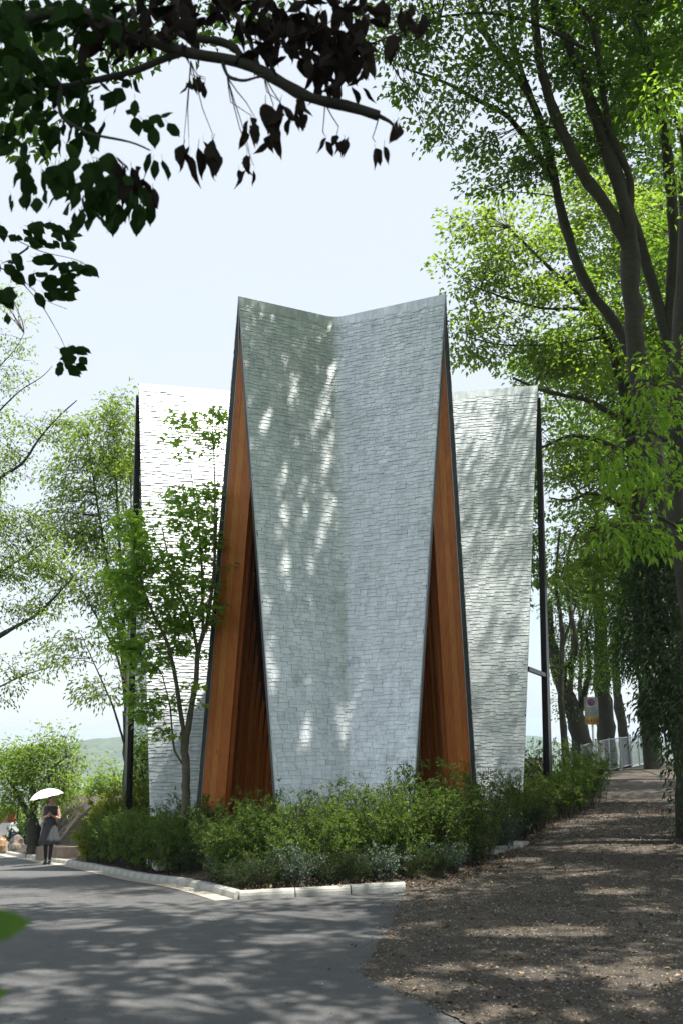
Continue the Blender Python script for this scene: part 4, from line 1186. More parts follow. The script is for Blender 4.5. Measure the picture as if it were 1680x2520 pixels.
canopy('tall tree standing behind the left of the viewpoint', (-4.6, -2.0), [(np.array((-3.0, 1.0, 11.5)), np.array((3.4, 3.0, 1.6)), 1.0), (np.array((-5.5, 3.8, 11.5)), np.array((3.2, 3.0, 1.6)), 1.0), (np.array((-1.5, 4.6, 12.4)), np.array((3.0, 2.6, 1.5)), 1.0), (np.array((-4.0, 7.6, 13.4)), np.array((3.2, 2.4, 1.5)), 1.0), (np.array((0.5, 8.2, 13.8)), np.array((3.0, 2.2, 1.5)), 1.0), (np.array((-7.5, 7.8, 13.0)), np.array((3.0, 2.4, 1.5)), 0.8)], 62, 2.1)
canopy('tall tree over the right bank of the gravel path', (9.5, 10.5), [(np.array((7.8, 12.0, 13.5)), np.array((2.6, 2.6, 2.0)), 1.0), (np.array((6.5, 15.0, 15.5)), np.array((2.4, 2.4, 2.0)), 0.9), (np.array((9.5, 17.5, 14)), np.array((2.6, 2.6, 2.6)), 1.0), (np.array((9.5, 22.5, 13)), np.array((2.6, 2.6, 2.6)), 1.0), (np.array((12.5, 28, 12.5)), np.array((3.6, 3.6, 2.6)), 1.0), (np.array((10.5, 31.5, 13.0)), np.array((3.4, 3.4, 1.6)), 1.0), (np.array((14.5, 37, 13.0)), np.array((4.0, 4.0, 1.6)), 1.0)], 63, 1.0, 0.18)

# ------------------------------------------------------------------ shrubs
def make_shrub(label, x, y, rx, ry, h, n_stem, per_stem, leaf_len, leaf_w, mat, seed, group, name='shrub', zf=bed_z, lean=0.25, round_top=False):
    rg = np.random.default_rng(seed + 500)
    z0 = float(zf(np.array([x]), np.array([y]))[0])
    root = thing(name, label, 'shrub', (x, y, z0), group)
    a = rg.uniform(0, 2 * PI, n_stem); r = np.sqrt(rg.uniform(0, 1, n_stem))
    bx = x + np.cos(a) * r * rx * 0.55; by = y + np.sin(a) * r * ry * 0.55
    if zf is bed_z:
        lo_ = np.array([bed_l(min(max(t_, 13.0), 34)) for t_ in by]) + 0.16; by = np.maximum(by, 13.12)
        bx = np.maximum(bx, lo_)
    bz = zf(bx, by) - 0.03
    hh = h * rg.uniform(0.7, 1.08, n_stem) * ((1 - 0.55 * r ** 2) if round_top else (1 - 0.25 * r ** 2))
    dx = np.cos(a) * r * rx * 0.55 + rg.normal(0, lean * 0.35, n_stem); dy = np.sin(a) * r * ry * 0.55 + rg.normal(0, lean * 0.35, n_stem)
    t = np.linspace(0, 1, 6)
    P = np.stack([bx[:, None] + dx[:, None] * t ** 1.4, by[:, None] + dy[:, None] * t ** 1.4, bz[:, None] + hh[:, None] * t], -1)
    P[:, 1:-1] += rg.normal(0, 0.02, (n_stem, 4, 3))
    R = np.linspace(1, 0.25, 6)[None] * rg.uniform(0.0035, 0.007, n_stem)[:, None]
    # leafy side shoots
    ks = max(3, per_stem // 12)
    tt = rg.uniform(0.10, 1.0, (n_stem, ks)) ** 0.8
    fi = tt * 5; i0 = np.minimum(fi.astype(int), 4); fr = (fi - i0)[..., None]
    idx = np.arange(n_stem)[:, None]
    B = P[idx, i0] * (1 - fr) + P[idx, i0 + 1] * fr
    dirs = unit(rg.normal(0, 1, B.shape) * (1, 1, 0.5) + (0, 0, 0.55))
    ln = rg.uniform(0.10, 0.24, tt.shape)[..., None] * (0.6 + 0.25 * h)
    E = B + dirs * ln
    SP = np.stack([B, B + dirs * ln * 0.5 + (0, 0, 0.01), E], 2).reshape(-1, 3, 3)
    SR = np.broadcast_to(np.array((0.0022, 0.0016, 0.001)), (len(SP), 3))
    v1, q1 = batch_tubes(P, R, 4); v2, q2 = batch_tubes(SP, SR, 3)
    obj('stems', mesh_np('stems', np.concatenate([v1, v2]), np.concatenate([q1, q2 + len(v1)])), M['twig'], root)['kind'] = 'stuff'
    nl = max(4, per_stem // ks)
    u = rg.uniform(0.1, 1.0, (n_stem * ks, nl))[..., None]
    C = (SP[:, 0][:, None] * (1 - u) + SP[:, 2][:, None] * u).reshape(-1, 3) + rg.normal(0, 0.012, (n_stem * ks * nl, 3))
    D = unit(np.repeat(dirs.reshape(-1, 3), nl, 0) * 0.6 + rg.normal(0, 0.8, C.shape)); D[:, 2] += 0.05
    N = np.stack([rg.normal(0, 0.5, len(C)), rg.normal(0, 0.5, len(C)), np.ones(len(C))], 1)
    L = leaf_len * rg.uniform(0.6, 1.25, len(C))
    v, f = leaf_arrays(C, D, N, L, L * leaf_w)
    relz = np.clip(rg.normal(0.5, 0.28, len(C)), 0, 1)
    obj('foliage', mesh_np('foliage', v, f, np.repeat(relz, 4)), M[mat], root)['kind'] = 'stuff'
    return root

G1 = 'tall leafy shrubs massed in front of the chapel'
spots = [(-1.05, 14.2, 0.75, 1.0), (-0.45, 14.7, 0.8, 1.15), (-0.25, 13.95, 0.7, 1.0), (0.25, 14.35, 0.75, 1.2), (0.75, 14.8, 0.75, 1.35), (0.62, 14.15, 0.6, 1.15), (1.25, 15.3, 0.75, 1.5), (-1.5, 14.9, 0.7, 1.15), (-1.0, 15.3, 0.7, 1.2),
         (0.1, 15.2, 0.7, 1.25), (1.35, 14.75, 0.5, 1.2), (-1.75, 14.2, 0.5, 0.85)]
for k, (x, y, r, h) in enumerate(spots):
    make_shrub('tall small-leaved green shrub in the mass before the chapel front', x, y, r, r * 0.8, h, 46, 110, 0.042, 0.55, 'leaf_shrub', k, G1)
G2 = 'shrubs along the gravel path beside the right wing'
for k, (x, y, r, h) in enumerate([(1.95, 16.3, 0.6, 1.35), (2.3, 17.0, 0.6, 1.3), (2.75, 18.0, 0.6, 1.2), (3.2, 18.9, 0.55, 1.1), (3.75, 19.9, 0.55, 1.0), (2.0, 15.75, 0.45, 1.0)]):
    make_shrub('twiggy dark shrub beside the gravel path below the right wing', x, y, r, r * 0.8, h, 40, 85, 0.040, 0.5, 'leaf_shrub', 20 + k, G2)
for k, (x, y, r, h) in enumerate([(4.55, 21.6, 0.5, 0.95), (5.0, 22.7, 0.5, 1.1), (5.6, 24.2, 0.6, 1.3), (6.2, 26.0, 0.8, 1.6), (6.6, 28.2, 0.8, 1.1), (5.9, 29.8, 1.0, 1.7), (6.9, 30.4, 0.5, 0.55)]):
    make_shrub('sunlit wild shrub between the right wing and the wire fence', x, y, r, r, h, 40, 85, 0.06, 0.5, 'leaf_shrub', 30 + k, 'wild shrubs before the wire fence')
G3 = 'shrubs on the left bank above the kerb'
for k, (x, y, r, h) in enumerate([(-2.7, 17.2, 0.55, 0.95), (-3.1, 18.0, 0.6, 1.05), (-3.6, 18.9, 0.7, 1.15), (-4.0, 19.9, 0.7, 1.15), (-4.4, 20.9, 0.7, 1.15), (-3.2, 19.2, 0.7, 1.1), (-2.6, 18.3, 0.55, 1.0), (-4.9, 22.0, 0.7, 1.1), (-5.3, 23.0, 0.7, 1.1), (-3.9, 21.0, 0.6, 1.0)]):
    make_shrub('dark green shrub on the bank between kerb and left wing', x, y, r, r * 0.8, h, 46, 100, 0.05, 0.55, 'leaf_shrub', 50 + k, G3)
# clipped yellow-green bush and its neighbours
make_shrub('bright yellow green clipped bush on the bank beside the left gable', -5.45, 24.0, 0.7, 0.7, 1.5, 70, 150, 0.06, 0.6, 'leaf_yellow', 70, None, name='clipped_bush', round_top=True)
make_shrub('lower yellow green bush bulging over the kerb near the woman', -5.75, 25.3, 0.5, 0.5, 1.0, 60, 130, 0.055, 0.6, 'leaf_yellow', 71, None, name='clipped_bush', round_top=True)
p0 = ground_at(58, 2092)
make_shrub('dark rounded bush beside the thick cherry trunk', p0[0] * 1.0, p0[1], 0.55, 0.55, 1.15, 60, 130, 0.07, 0.6, 'leaf_dark', 72, None, name='round_bush', zf=gz, round_top=True)
# low grey plants and rosemary at the kerb
rg = np.random.default_rng(99)
low = [(-0.95, 13.22), (-0.55, 13.3), (-0.15, 13.28), (0.2, 13.36), (0.55, 13.45), (0.9, 13.75), (1.25, 14.1), (1.5, 14.5), (-1.45, 13.8), (-1.25, 13.45), (-1.7, 14.5), (1.9, 15.1), (-2.3, 16.6), (-2.65, 17.4), (-3.1, 18.4), (-3.55, 19.35), (-4.0, 20.4), (-4.45, 21.4), (-4.9, 22.4), (2.6, 16.7), (3.0, 17.7), (3.5, 18.9)]
for k, (x, y) in enumerate(low):
    grey = (k % 3 == 1)
    make_shrub('low grey leaved plant at the kerb edge' if grey else 'low upright rosemary plant at the bed edge', x, y, rg.uniform(0.20, 0.30), 0.2, rg.uniform(0.34, 0.52), 26, 90, 0.030 if grey else 0.034, 0.6 if grey else 0.22,
               'leaf_grey' if grey else 'leaf_dark', 80 + k, 'grey edging plants' if grey else 'rosemary edging plants', name='edging_plant')
# right bank undergrowth
for k, (x, y, h) in enumerate([(5.6, 14.0, 1.2), (5.3, 12.2, 1.0), (6.2, 15.6, 1.5), (7.0, 17.5, 1.7), (5.0, 10.4, 0.8), (8.2, 20.0, 1.8), (9.6, 23.0, 1.8), (11.5, 27, 1.9), (13.2, 31, 2.0)]):
    make_shrub('dark leafy undergrowth on the right bank of the path', x, y, 0.7, 0.7, h, 40, 90, 0.075, 0.45, 'leaf_dark', 120 + k, 'undergrowth on the right bank', name='undergrowth', zf=gz)

# ------------------------------------------------------------------ loose stuff on the ground
def scatter(name, label, n, size, poly_fn, mat, zf, seed, flat=False, ypow=1.0, yr=(3, 26)):
    rg = np.random.default_rng(seed)
    Y = yr[0] + (yr[1] - yr[0]) * rg.uniform(0, 1, n) ** ypow
    lo = np.array([poly_fn(y)[0] for y in Y]); hi = np.array([poly_fn(y)[1] for y in Y])
    X = lo + (hi - lo) * rg.uniform(0, 1, n)
    Z = zf(X, Y)
    C = np.stack([X, Y, Z], 1)
    s_ = size * rg.uniform(0.4, 1.5, n)
    if flat:
        D = np.stack([rg.normal(0, 1, n), rg.normal(0, 1, n), rg.normal(0, 0.2, n)], 1)
        N = np.stack([rg.normal(0, 0.3, n), rg.normal(0, 0.3, n), np.ones(n)], 1)
        C[:, 2] += 0.012
        v, f = leaf_arrays(C, D, N, s_, s_ * 0.5, 0.15, 0.0); k = 4
    else:
        base = np.array([(1, 0, 0), (-0.5, 0.87, 0), (-0.5, -0.87, 0), (0, 0, 0.8)])
        an = rg.uniform(0, 2 * PI, n); ca, sa = np.cos(an), np.sin(an)
        bx = base[None, :, 0] * ca[:, None] - base[None, :, 1] * sa[:, None]; by_ = base[None, :, 0] * sa[:, None] + base[None, :, 1] * ca[:, None]
        v = np.stack([C[:, 0, None] + bx * s_[:, None], C[:, 1, None] + by_ * s_[:, None] * rg.uniform(0.6, 1, n)[:, None], C[:, 2, None] + base[None, :, 2] * s_[:, None] * 0.8], -1).reshape(-1, 3)
        f = (np.arange(n)[:, None, None] * 4 + np.array([(0, 1, 3), (1, 2, 3), (2, 0, 3)])[None]).reshape(-1, 3); k = 4
    o = obj(name, mesh_np(name, v, f, np.repeat(rg.uniform(0, 1, n), 4)), mat)
    return tag(o, label, kind='stuff')
def tint_mat(name, c1, c2, c3, rough=0.85):
    m, nt, b = new_mat(name)
    at = node(nt, 'ShaderNodeAttribute', attribute_name='tint')
    r = ramp(nt, at.outputs['Fac'], [(0.0, c1), (0.6, c2), (1.0, c3)])
    nt.links.new(r.outputs[0], b.inputs['Base Color']); b.inputs['Roughness'].default_value = rough
    return m
M['pebble'] = tint_mat('pebbles', (0.03, 0.027, 0.024), (0.09, 0.076, 0.06), (0.30, 0.27, 0.22))
M['litter'] = tint_mat('leaf_litter', (0.045, 0.028, 0.017), (0.13, 0.085, 0.05), (0.34, 0.26, 0.16))
M['speck'] = tint_mat('road_grit', (0.05, 0.045, 0.04), (0.12, 0.11, 0.10), (0.30, 0.28, 0.24))
pathrng = lambda y: (float(poly_x(ASPH, y)) if y <= 13.0 else float(poly_x(PATH_L, y)), 5.2 + 0.10 * y)
pz = lambda x, y: gz(x, y) + 0.004 + 0.012 * np.sin(x * 3.1 + y * 1.7) * np.sin(y * 2.3 - x)
scatter('gravel', 'loose gravel and chippings over the path', 60000, 0.011, pathrng, M['pebble'], pz, 5, ypow=1.5, yr=(4.5, 26))
scatter('leaf_litter', 'dry fallen leaves and bark scattered on the path', 9000, 0.045, pathrng, M['litter'], pz, 6, True, 1.4, (4.5, 26))
scatter('leaf_litter', 'dry leaves gathered along the path edge', 2600, 0.05, lambda y: (float(poly_x(PATH_L, y)) - 0.15, float(poly_x(PATH_L, y)) + 0.5), M['litter'], pz, 8, True, 1.0, (13.1, 30))
scatter('road_grit', 'small grit and bits of leaf on the asphalt', 1500, 0.008, lambda y: (-6.0, float(road_r(y))), M['speck'], lambda x, y: gz(x, y) + 0.001, 7, ypow=1.3, yr=(4.5, 20))
scatter('leaf_litter', 'leaves and chips spilling over the asphalt edge', 220, 0.032, lambda y: (float(poly_x(ASPH, y)) - 0.25, float(poly_x(ASPH, y)) + 0.3), M['litter'], pz, 10, True, 1.0, (4.5, 13))
scatter('gravel', 'gravel spilling over the asphalt edge', 900, 0.009, lambda y: (float(poly_x(ASPH, y)) - 0.10, float(poly_x(ASPH, y)) + 0.3), M['pebble'], pz, 11, False, 1.0, (4.5, 13))
scatter('leaf_litter', 'leaf mulch under the shrubs', 5000, 0.05, lambda y: (bed_l(y) + 0.05, bed_r(y)), M['litter'], bed_z, 9, True, 1.5, (13.0, 26))

# ------------------------------------------------------------------ overhanging branch near the viewpoint
def big_leaf_mesh(name, curl, fold, wid, seed):
    """ovate leaf with a drawn-out tip, hanging along -Z, length 1"""
    rg = np.random.default_rng(seed)
    ts = [0.0, 0.10, 0.25, 0.42, 0.60, 0.76, 0.88, 1.0]
    ws = [0.02, 0.24, 0.42, 0.48, 0.40, 0.24, 0.09, 0.0]
    V = []; Fc = []
    for i, (t, w) in enumerate(zip(ts, ws)):
        w *= wid * (1 + rg.uniform(-0.10, 0.10))
        y = curl * (t ** 2) + 0.03 * math.sin(t * 9 + seed)
        tw = 0.25 * math.sin(seed * 1.7) * t
        fz = fold * w
        V += [(-w * math.cos(tw), y + fz - w * math.sin(tw), -t), (0, y, -t), (w * math.cos(tw), y + fz + w * math.sin(tw), -t)]
    for i in range(len(ts) - 1):
        a = 3 * i; Fc += [(a, a + 3, a + 4, a + 1), (a + 1, a + 4, a + 5, a + 2)]
    # petiole
    n = len(V); V += [(-0.012, 0, 0), (0.012, 0, 0), (0.008, 0.02, 0.28), (-0.008, 0.02, 0.28)]; Fc.append((n, n + 1, n + 2, n + 3))
    me = bpy.data.meshes.new(name); me.from_pydata(V, [], Fc); me.polygons.foreach_set('use_smooth', np.ones(len(Fc), bool))
    at = me.color_attributes.new('tint', 'FLOAT_COLOR', 'POINT'); tv = rg.uniform(0, 1)
    at.data.foreach_set('color', np.tile((tv, tv, tv, 1.0), len(V)).astype(np.float32)); me.update()
    return me
LEAFG = [big_leaf_mesh('leaf', rg_, f_, w_, k) for k, (rg_, f_, w_) in enumerate(((0.12, 0.3, 0.62), (-0.1, 0.15, 0.66), (0.2, 0.4, 0.58), (0.05, 0.2, 0.7)))]
LEAFW = [big_leaf_mesh('leaf', c_, f_, w_, 10 + k) for k, (c_, f_, w_) in enumerate(((0.35, 0.9, 0.42), (-0.3, 0.7, 0.5), (0.45, 1.1, 0.38), (0.1, 0.6, 0.55)))]
for me in LEAFG: me.materials.append(M['leaf_near'])
for me in LEAFW: me.materials.append(M['leaf_withered'])
rg = np.random.default_rng(77)
fx, fy = -2.5, 1.7
fb = np.array((fx, fy, gz1(fx, fy) - 0.1))
ftree = thing('foreground_tree', 'overhanging tree with dark drooping large leaves close to the viewpoint', 'tree', tuple(fb))
def limb(pts, r_px, part='branch'):
    P = [np.asarray(p, float) for p in pts]
    return P
def px_r(rp, y, Y): return rp / px_scale(y, Y)
def branch(pxpts, Y, r0, r1, start=None, n=10):
    P = PX([(x, y, Y + dy) for x, y, dy in pxpts])
    if start is not None: P = [np.asarray(start, float)] + P
    P = resample(P, 4 * len(P)); k = np.linspace(0, 1, len(P))
    sc = px_scale(200, Y)
    R = (r0 + (r1 - r0) * k) / sc * (1 + 0.10 * np.random.default_rng(len(pxpts) + int(r0 * 7)).normal(0, 1, len(P)))
    b = MB(); b.tube(list(P), list(R), n)
    return b.build('branch', M['bark_black'], ftree, shade=True)
b = MB(); b.tube([fb, fb + (0.05, 0, 1.5), fb + (0.1, 0.1, 2.8), fb + (0.0, 0.2, 4.2), fb + (-0.1, 0.2, 6)], [0.16, 0.14, 0.13, 0.1, 0.07], 12)
b.build('trunk', M['bark'], ftree, shade=True)
YB = 2.8
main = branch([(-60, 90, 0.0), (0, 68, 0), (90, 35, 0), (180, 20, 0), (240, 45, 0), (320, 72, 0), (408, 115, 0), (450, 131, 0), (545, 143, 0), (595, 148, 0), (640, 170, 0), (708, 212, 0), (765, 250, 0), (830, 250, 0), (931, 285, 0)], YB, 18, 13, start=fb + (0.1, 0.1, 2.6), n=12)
br2 = branch([(446, 131, 0), (420, 138, 0.02), (330, 176, 0.05), (236, 198, 0.1), (150, 215, 0.15), (90, 205, 0.2), (20, 185, 0.25), (-60, 180, 0.3)], YB, 9, 7)
br3 = branch([(595, 148, 0), (586, 120, 0), (540, 100, 0), (450, 92, 0), (434, 60, 0), (436, 10, 0), (430, -60, 0)], YB, 11, 8)
br4 = branch([(150, 215, 0.15), (110, 170, 0.2), (60, 110, 0.2), (0, 90, 0.2), (-60, 80, 0.2)], YB, 9, 14)
br5 = branch([(640, 170, 0), (600, 60, 0.2), (560, 10, 0.3), (520, -60, 0.3)], YB, 5, 8)
br6 = branch([(545, 143, 0), (560, 190, 0), (600, 200, -0.05), (650, 185, -0.1)], YB, 5, 3)
br7 = branch([(931, 285, 0), (960, 300, 0), (975, 320, 0)], YB, 6, 2)
br8 = branch([(150, 215, 0.15), (145, 260, 0.1), (150, 290, 0.1), (220, 330, 0.0), (330, 350, 0), (370, 370, 0)], YB, 6, 2)
br9 = branch([(-60, 640, 1.4), (0, 655, 1.4), (60, 700, 1.4), (110, 760, 1.4), (150, 830, 1.4), (172, 880, 1.4)], YB, 2.2, 0.8, n=6)
br10 = branch([(-60, 600, 1.4), (0, 660, 1.4), (60, 690, 1.4), (110, 740, 1.4), (165, 760, 1.4)], YB, 2.0, 0.8, n=6)
br11 = branch([(-60, 560, 1.4), (20, 580, 1.4), (100, 620, 1.4), (200, 640, 1.4), (245, 685, 1.4)], YB, 2.2, 0.8, n=6)
BR = {'main': main, 'l': br2, 's': br11}
nleaf = 0
twigs_all = []
def put_leaf(px_, py_, Y, lpx, kind, parent, down=1.0, sway=0.25):
    global nleaf
    me = (LEAFG if kind == 'g' else LEAFW)[rg.integers(0, 4)]
    o = bpy.data.objects.new('leaf', me); COL.objects.link(o); o.parent = parent
    Yk = Y + rg.normal(0, 0.06)
    p = pix(px_, py_, Yk)
    s_ = lpx / px_scale(py_, Yk)
    o.location = p
    if down > 0.5:
        o.rotation_euler = (rg.normal(0, sway), rg.normal(0, sway), rg.uniform(0, 2 * PI))
    else:
        d = Vector((rg.normal(0.5, 0.5), rg.normal(0, 0.5), rg.normal(-0.45, 0.3))).normalized()
        q = Vector((0, 0, -1)).rotation_difference(d)
        o.rotation_euler = (q @ Quaternion(Vector((0, 0, -1)), rg.uniform(-0.5, 0.5))).to_euler()
    o.scale = (s_ * rg.uniform(0.85, 1.15), s_, s_)
    nleaf += 1
    return p
def clump(cx, cy, sx, sy, n, lpx, kind, parent, Y=YB, twig_from=None, down=1.0, sway=0.22):
    for k in range(n):
        x = cx + rg.uniform(-1, 1) * sx; y = cy + rg.uniform(-1, 1) * sy
        put_leaf(x, y, Y, lpx * rg.uniform(0.75, 1.15), kind, parent, down, sway)
        if twig_from is not None and k % 4 == 0:
            a = pix(twig_from[0], twig_from[1], Y); e = pix(x, y - lpx * 0.25, Y)
            m = (a + e) / 2 + (rg.normal(0, 0.02), 0, rg.normal(-0.015, 0.015)); twigs_all.append(np.stack([a, (a + m) / 2 + (0, 0, -0.004), m, (m + e) / 2, e]))
clump(488, 205, 28, 22, 7, 46, 'w', main, twig_from=(470, 150))
clump(488, 365, 38, 25, 10, 80, 'w', main, twig_from=(470, 150))
clump(618, 300, 18, 20, 6, 60, 'w', main, twig_from=(560, 190))
clump(672, 300, 22, 50, 11, 76, 'w', main, twig_from=(650, 185))
clump(735, 260, 24, 25, 8, 60, 'w', main, twig_from=(720, 220))
clump(608, 400, 22, 25, 6, 46, 'w', main, twig_from=(560, 190))
clump(830, 345, 30, 14, 8, 46, 'w', main, twig_from=(800, 255))
clump(940, 365, 22, 8, 3, 58, 'w', main, twig_from=(931, 290))
clump(972, 300, 12, 10, 3, 60, 'w', main, twig_from=(960, 300))
clump(780, 70, 130, 70, 34, 76, 'w', main, twig_from=(720, 120), sway=0.5)
clump(850, 140, 70, 60, 14, 80, 'w', main, twig_from=(780, 140), sway=0.4)
clump(980, 40, 60, 50, 10, 80, 'w', main, twig_from=(900, 40), Y=2.4, sway=0.4)
clump(180, 410, 130, 35, 22, 62, 'g', br2, sway=0.35)
clump(260, 490, 110, 40, 20, 64, 'g', br2, sway=0.3)
clump(330, 430, 50, 40, 12, 68, 'w', br2, sway=0.3)
clump(370, 300, 60, 20, 9, 56, 'g', br2, down=0.0)
clump(60, 470, 60, 25, 6, 44, 'g', br2)
clump(395, 385, 22, 12, 3, 60, 'g', br2)
clump(90, 570, 90, 30, 30, 42, 'g', br11, Y=YB + 1.4, down=0.0)
clump(60, 650, 60, 30, 18, 44, 'g', br11, Y=YB + 1.4, down=0.0)
clump(190, 655, 55, 16, 14, 44, 'g', br11, Y=YB + 1.4, down=0.0)
clump(130, 710, 45, 30, 16, 44, 'g', br10, Y=YB + 1.4, down=0.0)
clump(15, 720, 20, 30, 6, 48, 'g', br10, Y=YB + 1.4, down=0.4)
clump(172, 880, 30, 26, 18, 40, 'g', br9, Y=YB + 1.4, down=0.0)
clump(10, 760, 10, 40, 2, 30, 'g', br9, Y=YB + 1.4)
# the rest of the leaf mass round the branch, too many to list one by one
def leaf_mass(lobes, meshes, mat, parent, name):
    VV, FF, TT, nb = [], [], [], 0
    for (cx, cy, sx, sy, n, lpx, Y, sway) in lobes:
        for _ in range(n):
            me = meshes[rg.integers(0, 4)]
            co = np.array([v_.co[:] for v_ in me.vertices]); x = cx + rg.uniform(-1, 1) * sx; y = cy + rg.uniform(-1, 1) * sy
            Yk = Y + rg.normal(0, 0.15); s_ = lpx * rg.uniform(0.7, 1.15) / px_scale(y, Yk)
            Rm = np.array(Matrix.LocRotScale(None, Euler((rg.normal(0, sway), rg.normal(0, sway), rg.uniform(0, 6.28))), None).to_3x3())
            VV.append(co @ Rm.T * s_ + pix(x, y, Yk)); fs = np.array([p_.vertices[:] for p_ in me.polygons]); FF.append(fs + nb); nb += len(co); TT.append(np.full(len(co), rg.uniform(0, 1)))
    o = obj(name, mesh_np(name, np.concatenate(VV), np.concatenate(FF), np.concatenate(TT), True), mat, ftree); o['kind'] = 'stuff'
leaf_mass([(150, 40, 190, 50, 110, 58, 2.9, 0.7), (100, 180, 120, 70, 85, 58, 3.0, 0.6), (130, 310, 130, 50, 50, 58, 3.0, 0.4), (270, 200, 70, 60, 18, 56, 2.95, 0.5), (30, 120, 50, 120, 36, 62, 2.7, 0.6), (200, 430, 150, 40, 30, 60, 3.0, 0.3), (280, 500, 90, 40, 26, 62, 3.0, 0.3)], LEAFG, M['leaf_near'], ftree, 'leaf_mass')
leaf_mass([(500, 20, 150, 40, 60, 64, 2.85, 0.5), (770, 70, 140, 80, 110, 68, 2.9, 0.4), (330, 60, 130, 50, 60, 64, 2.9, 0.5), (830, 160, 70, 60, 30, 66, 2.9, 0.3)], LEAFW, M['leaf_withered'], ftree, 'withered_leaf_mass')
v, q = batch_tubes(np.array(twigs_all), np.tile(np.linspace(0.0022, 0.0010, 5), (len(twigs_all), 1)), 4)
o = obj('twigs', mesh_np('twigs', v, q), M['twig'], ftree); o['kind'] = 'stuff'
# finer leaves of its crown behind the branch
rgc = np.random.default_rng(5)
def crown_px(lobes, ll, cover, Yv):
    C, D, N = [], [], []
    for (px_, py_, rx_, ry_, Yc) in lobes:
        c, rad, _ = blob(px_, py_, rx_, ry_, Yc)
        n = int(cover * PI * rad[0] * rad[2] / (0.5 * ll * ll * 0.5))
        d = unit(rgc.normal(0, 1, (n, 3))) * (rgc.uniform(0.1, 1, n) ** 0.5)[:, None]
        C.append(c + d * rad); D.append(rgc.normal(0, 1, (n, 3)) + (0, 0, -0.8)); N.append(rgc.normal(0, 0.6, (n, 3)) + (0, 0, 1))
    C, D, N = map(np.concatenate, (C, D, N)); ok = ~in_shaft(C); C, D, N = C[ok], D[ok], N[ok]; L = ll * rgc.uniform(0.6, 1.2, len(C))
    v, f = leaf_arrays(C, D, N, L, L * 0.5)
    return v, f, np.repeat(rgc.uniform(0, 1, len(C)), 4)
v, f, t = crown_px([(180, 60, 260, 90, 5.5), (90, 200, 170, 90, 5.2), (420, 60, 150, 60, 6.0), (330, 130, 90, 50, 6.0), (560, 30, 160, 50, 6.2), (60, 330, 100, 60, 5.0), (700, 10, 160, 50, 6.2)], 0.075, 1.3, 5.5)
o = obj('foliage', mesh_np('foliage', v, f, t), M['leaf'], ftree); o['kind'] = 'stuff'

# sapling whose leaves poke into the left edge close to the lens
sp = thing('sapling', 'blurred green sapling leaf poking in at the left edge', 'sapling', (-0.62, 0.9, gz1(-0.62, 0.9)))
b = MB(); b.tube([(-0.62, 0.9, gz1(-0.62, 0.9) - 0.05), (-0.60, 0.92, 0.6), (-0.56, 0.95, 1.15), (-0.5, 0.98, 1.38)], [0.006, 0.005, 0.004, 0.002], 6)
b.build('stem', M['leaf_near'], sp)
M['leaf_sap'] = leaf_mat('leaf_sapling', (0.04, 0.10, 0.015), (0.07, 0.14, 0.025), (0.16, 0.30, 0.04), 0.4)
for (px_, py_, lp, Y) in ((-45, 2290, 125, 0.8), (-62, 2455, 85, 0.8)):
    p = pix(px_, py_, Y); L = lp / px_scale(py_, Y)
    b = MB(); b.tube([(-0.585, 0.93, p[2] - 0.06), p], [0.0025, 0.0015], 5); b.build('leaf_stalk', M['leaf_sap'], sp)
    me = big_leaf_mesh('leaf', 0.1, 0.2, 0.75, 3); me.materials.append(M['leaf_sap'])
    o = bpy.data.objects.new('leaf', me); COL.objects.link(o); o.parent = sp
    o.matrix_parent_inverse = Matrix.Translation(sp.location).inverted()
    o.location = p; q_ = Vector((0, 0, -1)).rotation_difference(Vector((1, 0.1, 0.12)).normalized()); o.rotation_euler = (q_ @ Quaternion(Vector((0, 0, -1)), 0.3)).to_euler(); o.scale = (L, L, L)

# ------------------------------------------------------------------ woman with parasol
M['skin'] = plain('skin', (0.55, 0.34, 0.25), 0.5, 0, 0.06, 10)
M['dress'] = plain('grey_wool', (0.055, 0.060, 0.066), 0.85, 0, 0.12, 40, 0.1)
M['tights'] = plain('black_tights', (0.008, 0.008, 0.009), 0.6, 0, 0.1)
M['hair'] = plain('black_hair', (0.012, 0.009, 0.008), 0.4, 0, 0.2, 30)
M['shoe'] = plain('black_leather', (0.008, 0.008, 0.01), 0.25, 0, 0.1)
wp = ground_at(118, 2127)
wscale = 165.0 / 1.62 / px_scale(2060, wp[1])
W = thing('person', 'woman in a sleeveless grey dress and black tights holding a parasol', 'person', (wp[0], wp[1], gz1(wp[0], wp[1])))
W.scale = (wscale,) * 3
def child(name, me, mat):
    o = bpy.data.objects.new(name, me); me.materials.append(mat); COL.objects.link(o); o.parent = W
    return o
def skin_mesh(name, verts, edges, radii, root=0, sub=2):
    me = bpy.data.meshes.new(name); me.from_pydata(verts, edges, [])
    o = bpy.data.objects.new(name, me); COL.objects.link(o)
    o.modifiers.new('skin', 'SKIN'); ss = o.modifiers.new('sub', 'SUBSURF'); ss.levels = sub; ss.render_levels = sub
    for sv, r in zip(me.skin_vertices[0].data, radii):
        sv.radius = r if isinstance(r, tuple) else (r, r); sv.use_root = False
    me.skin_vertices[0].data[root].use_root = True
    dg = bpy.context.evaluated_depsgraph_get()
    out = bpy.data.meshes.new_from_object(o.evaluated_get(dg))
    bpy.data.objects.remove(o)
    out.polygons.foreach_set('use_smooth', np.ones(len(out.polygons), bool))
    return out
HX, HY, HZ = 0.03, -0.20, 1.165      # clasped hands
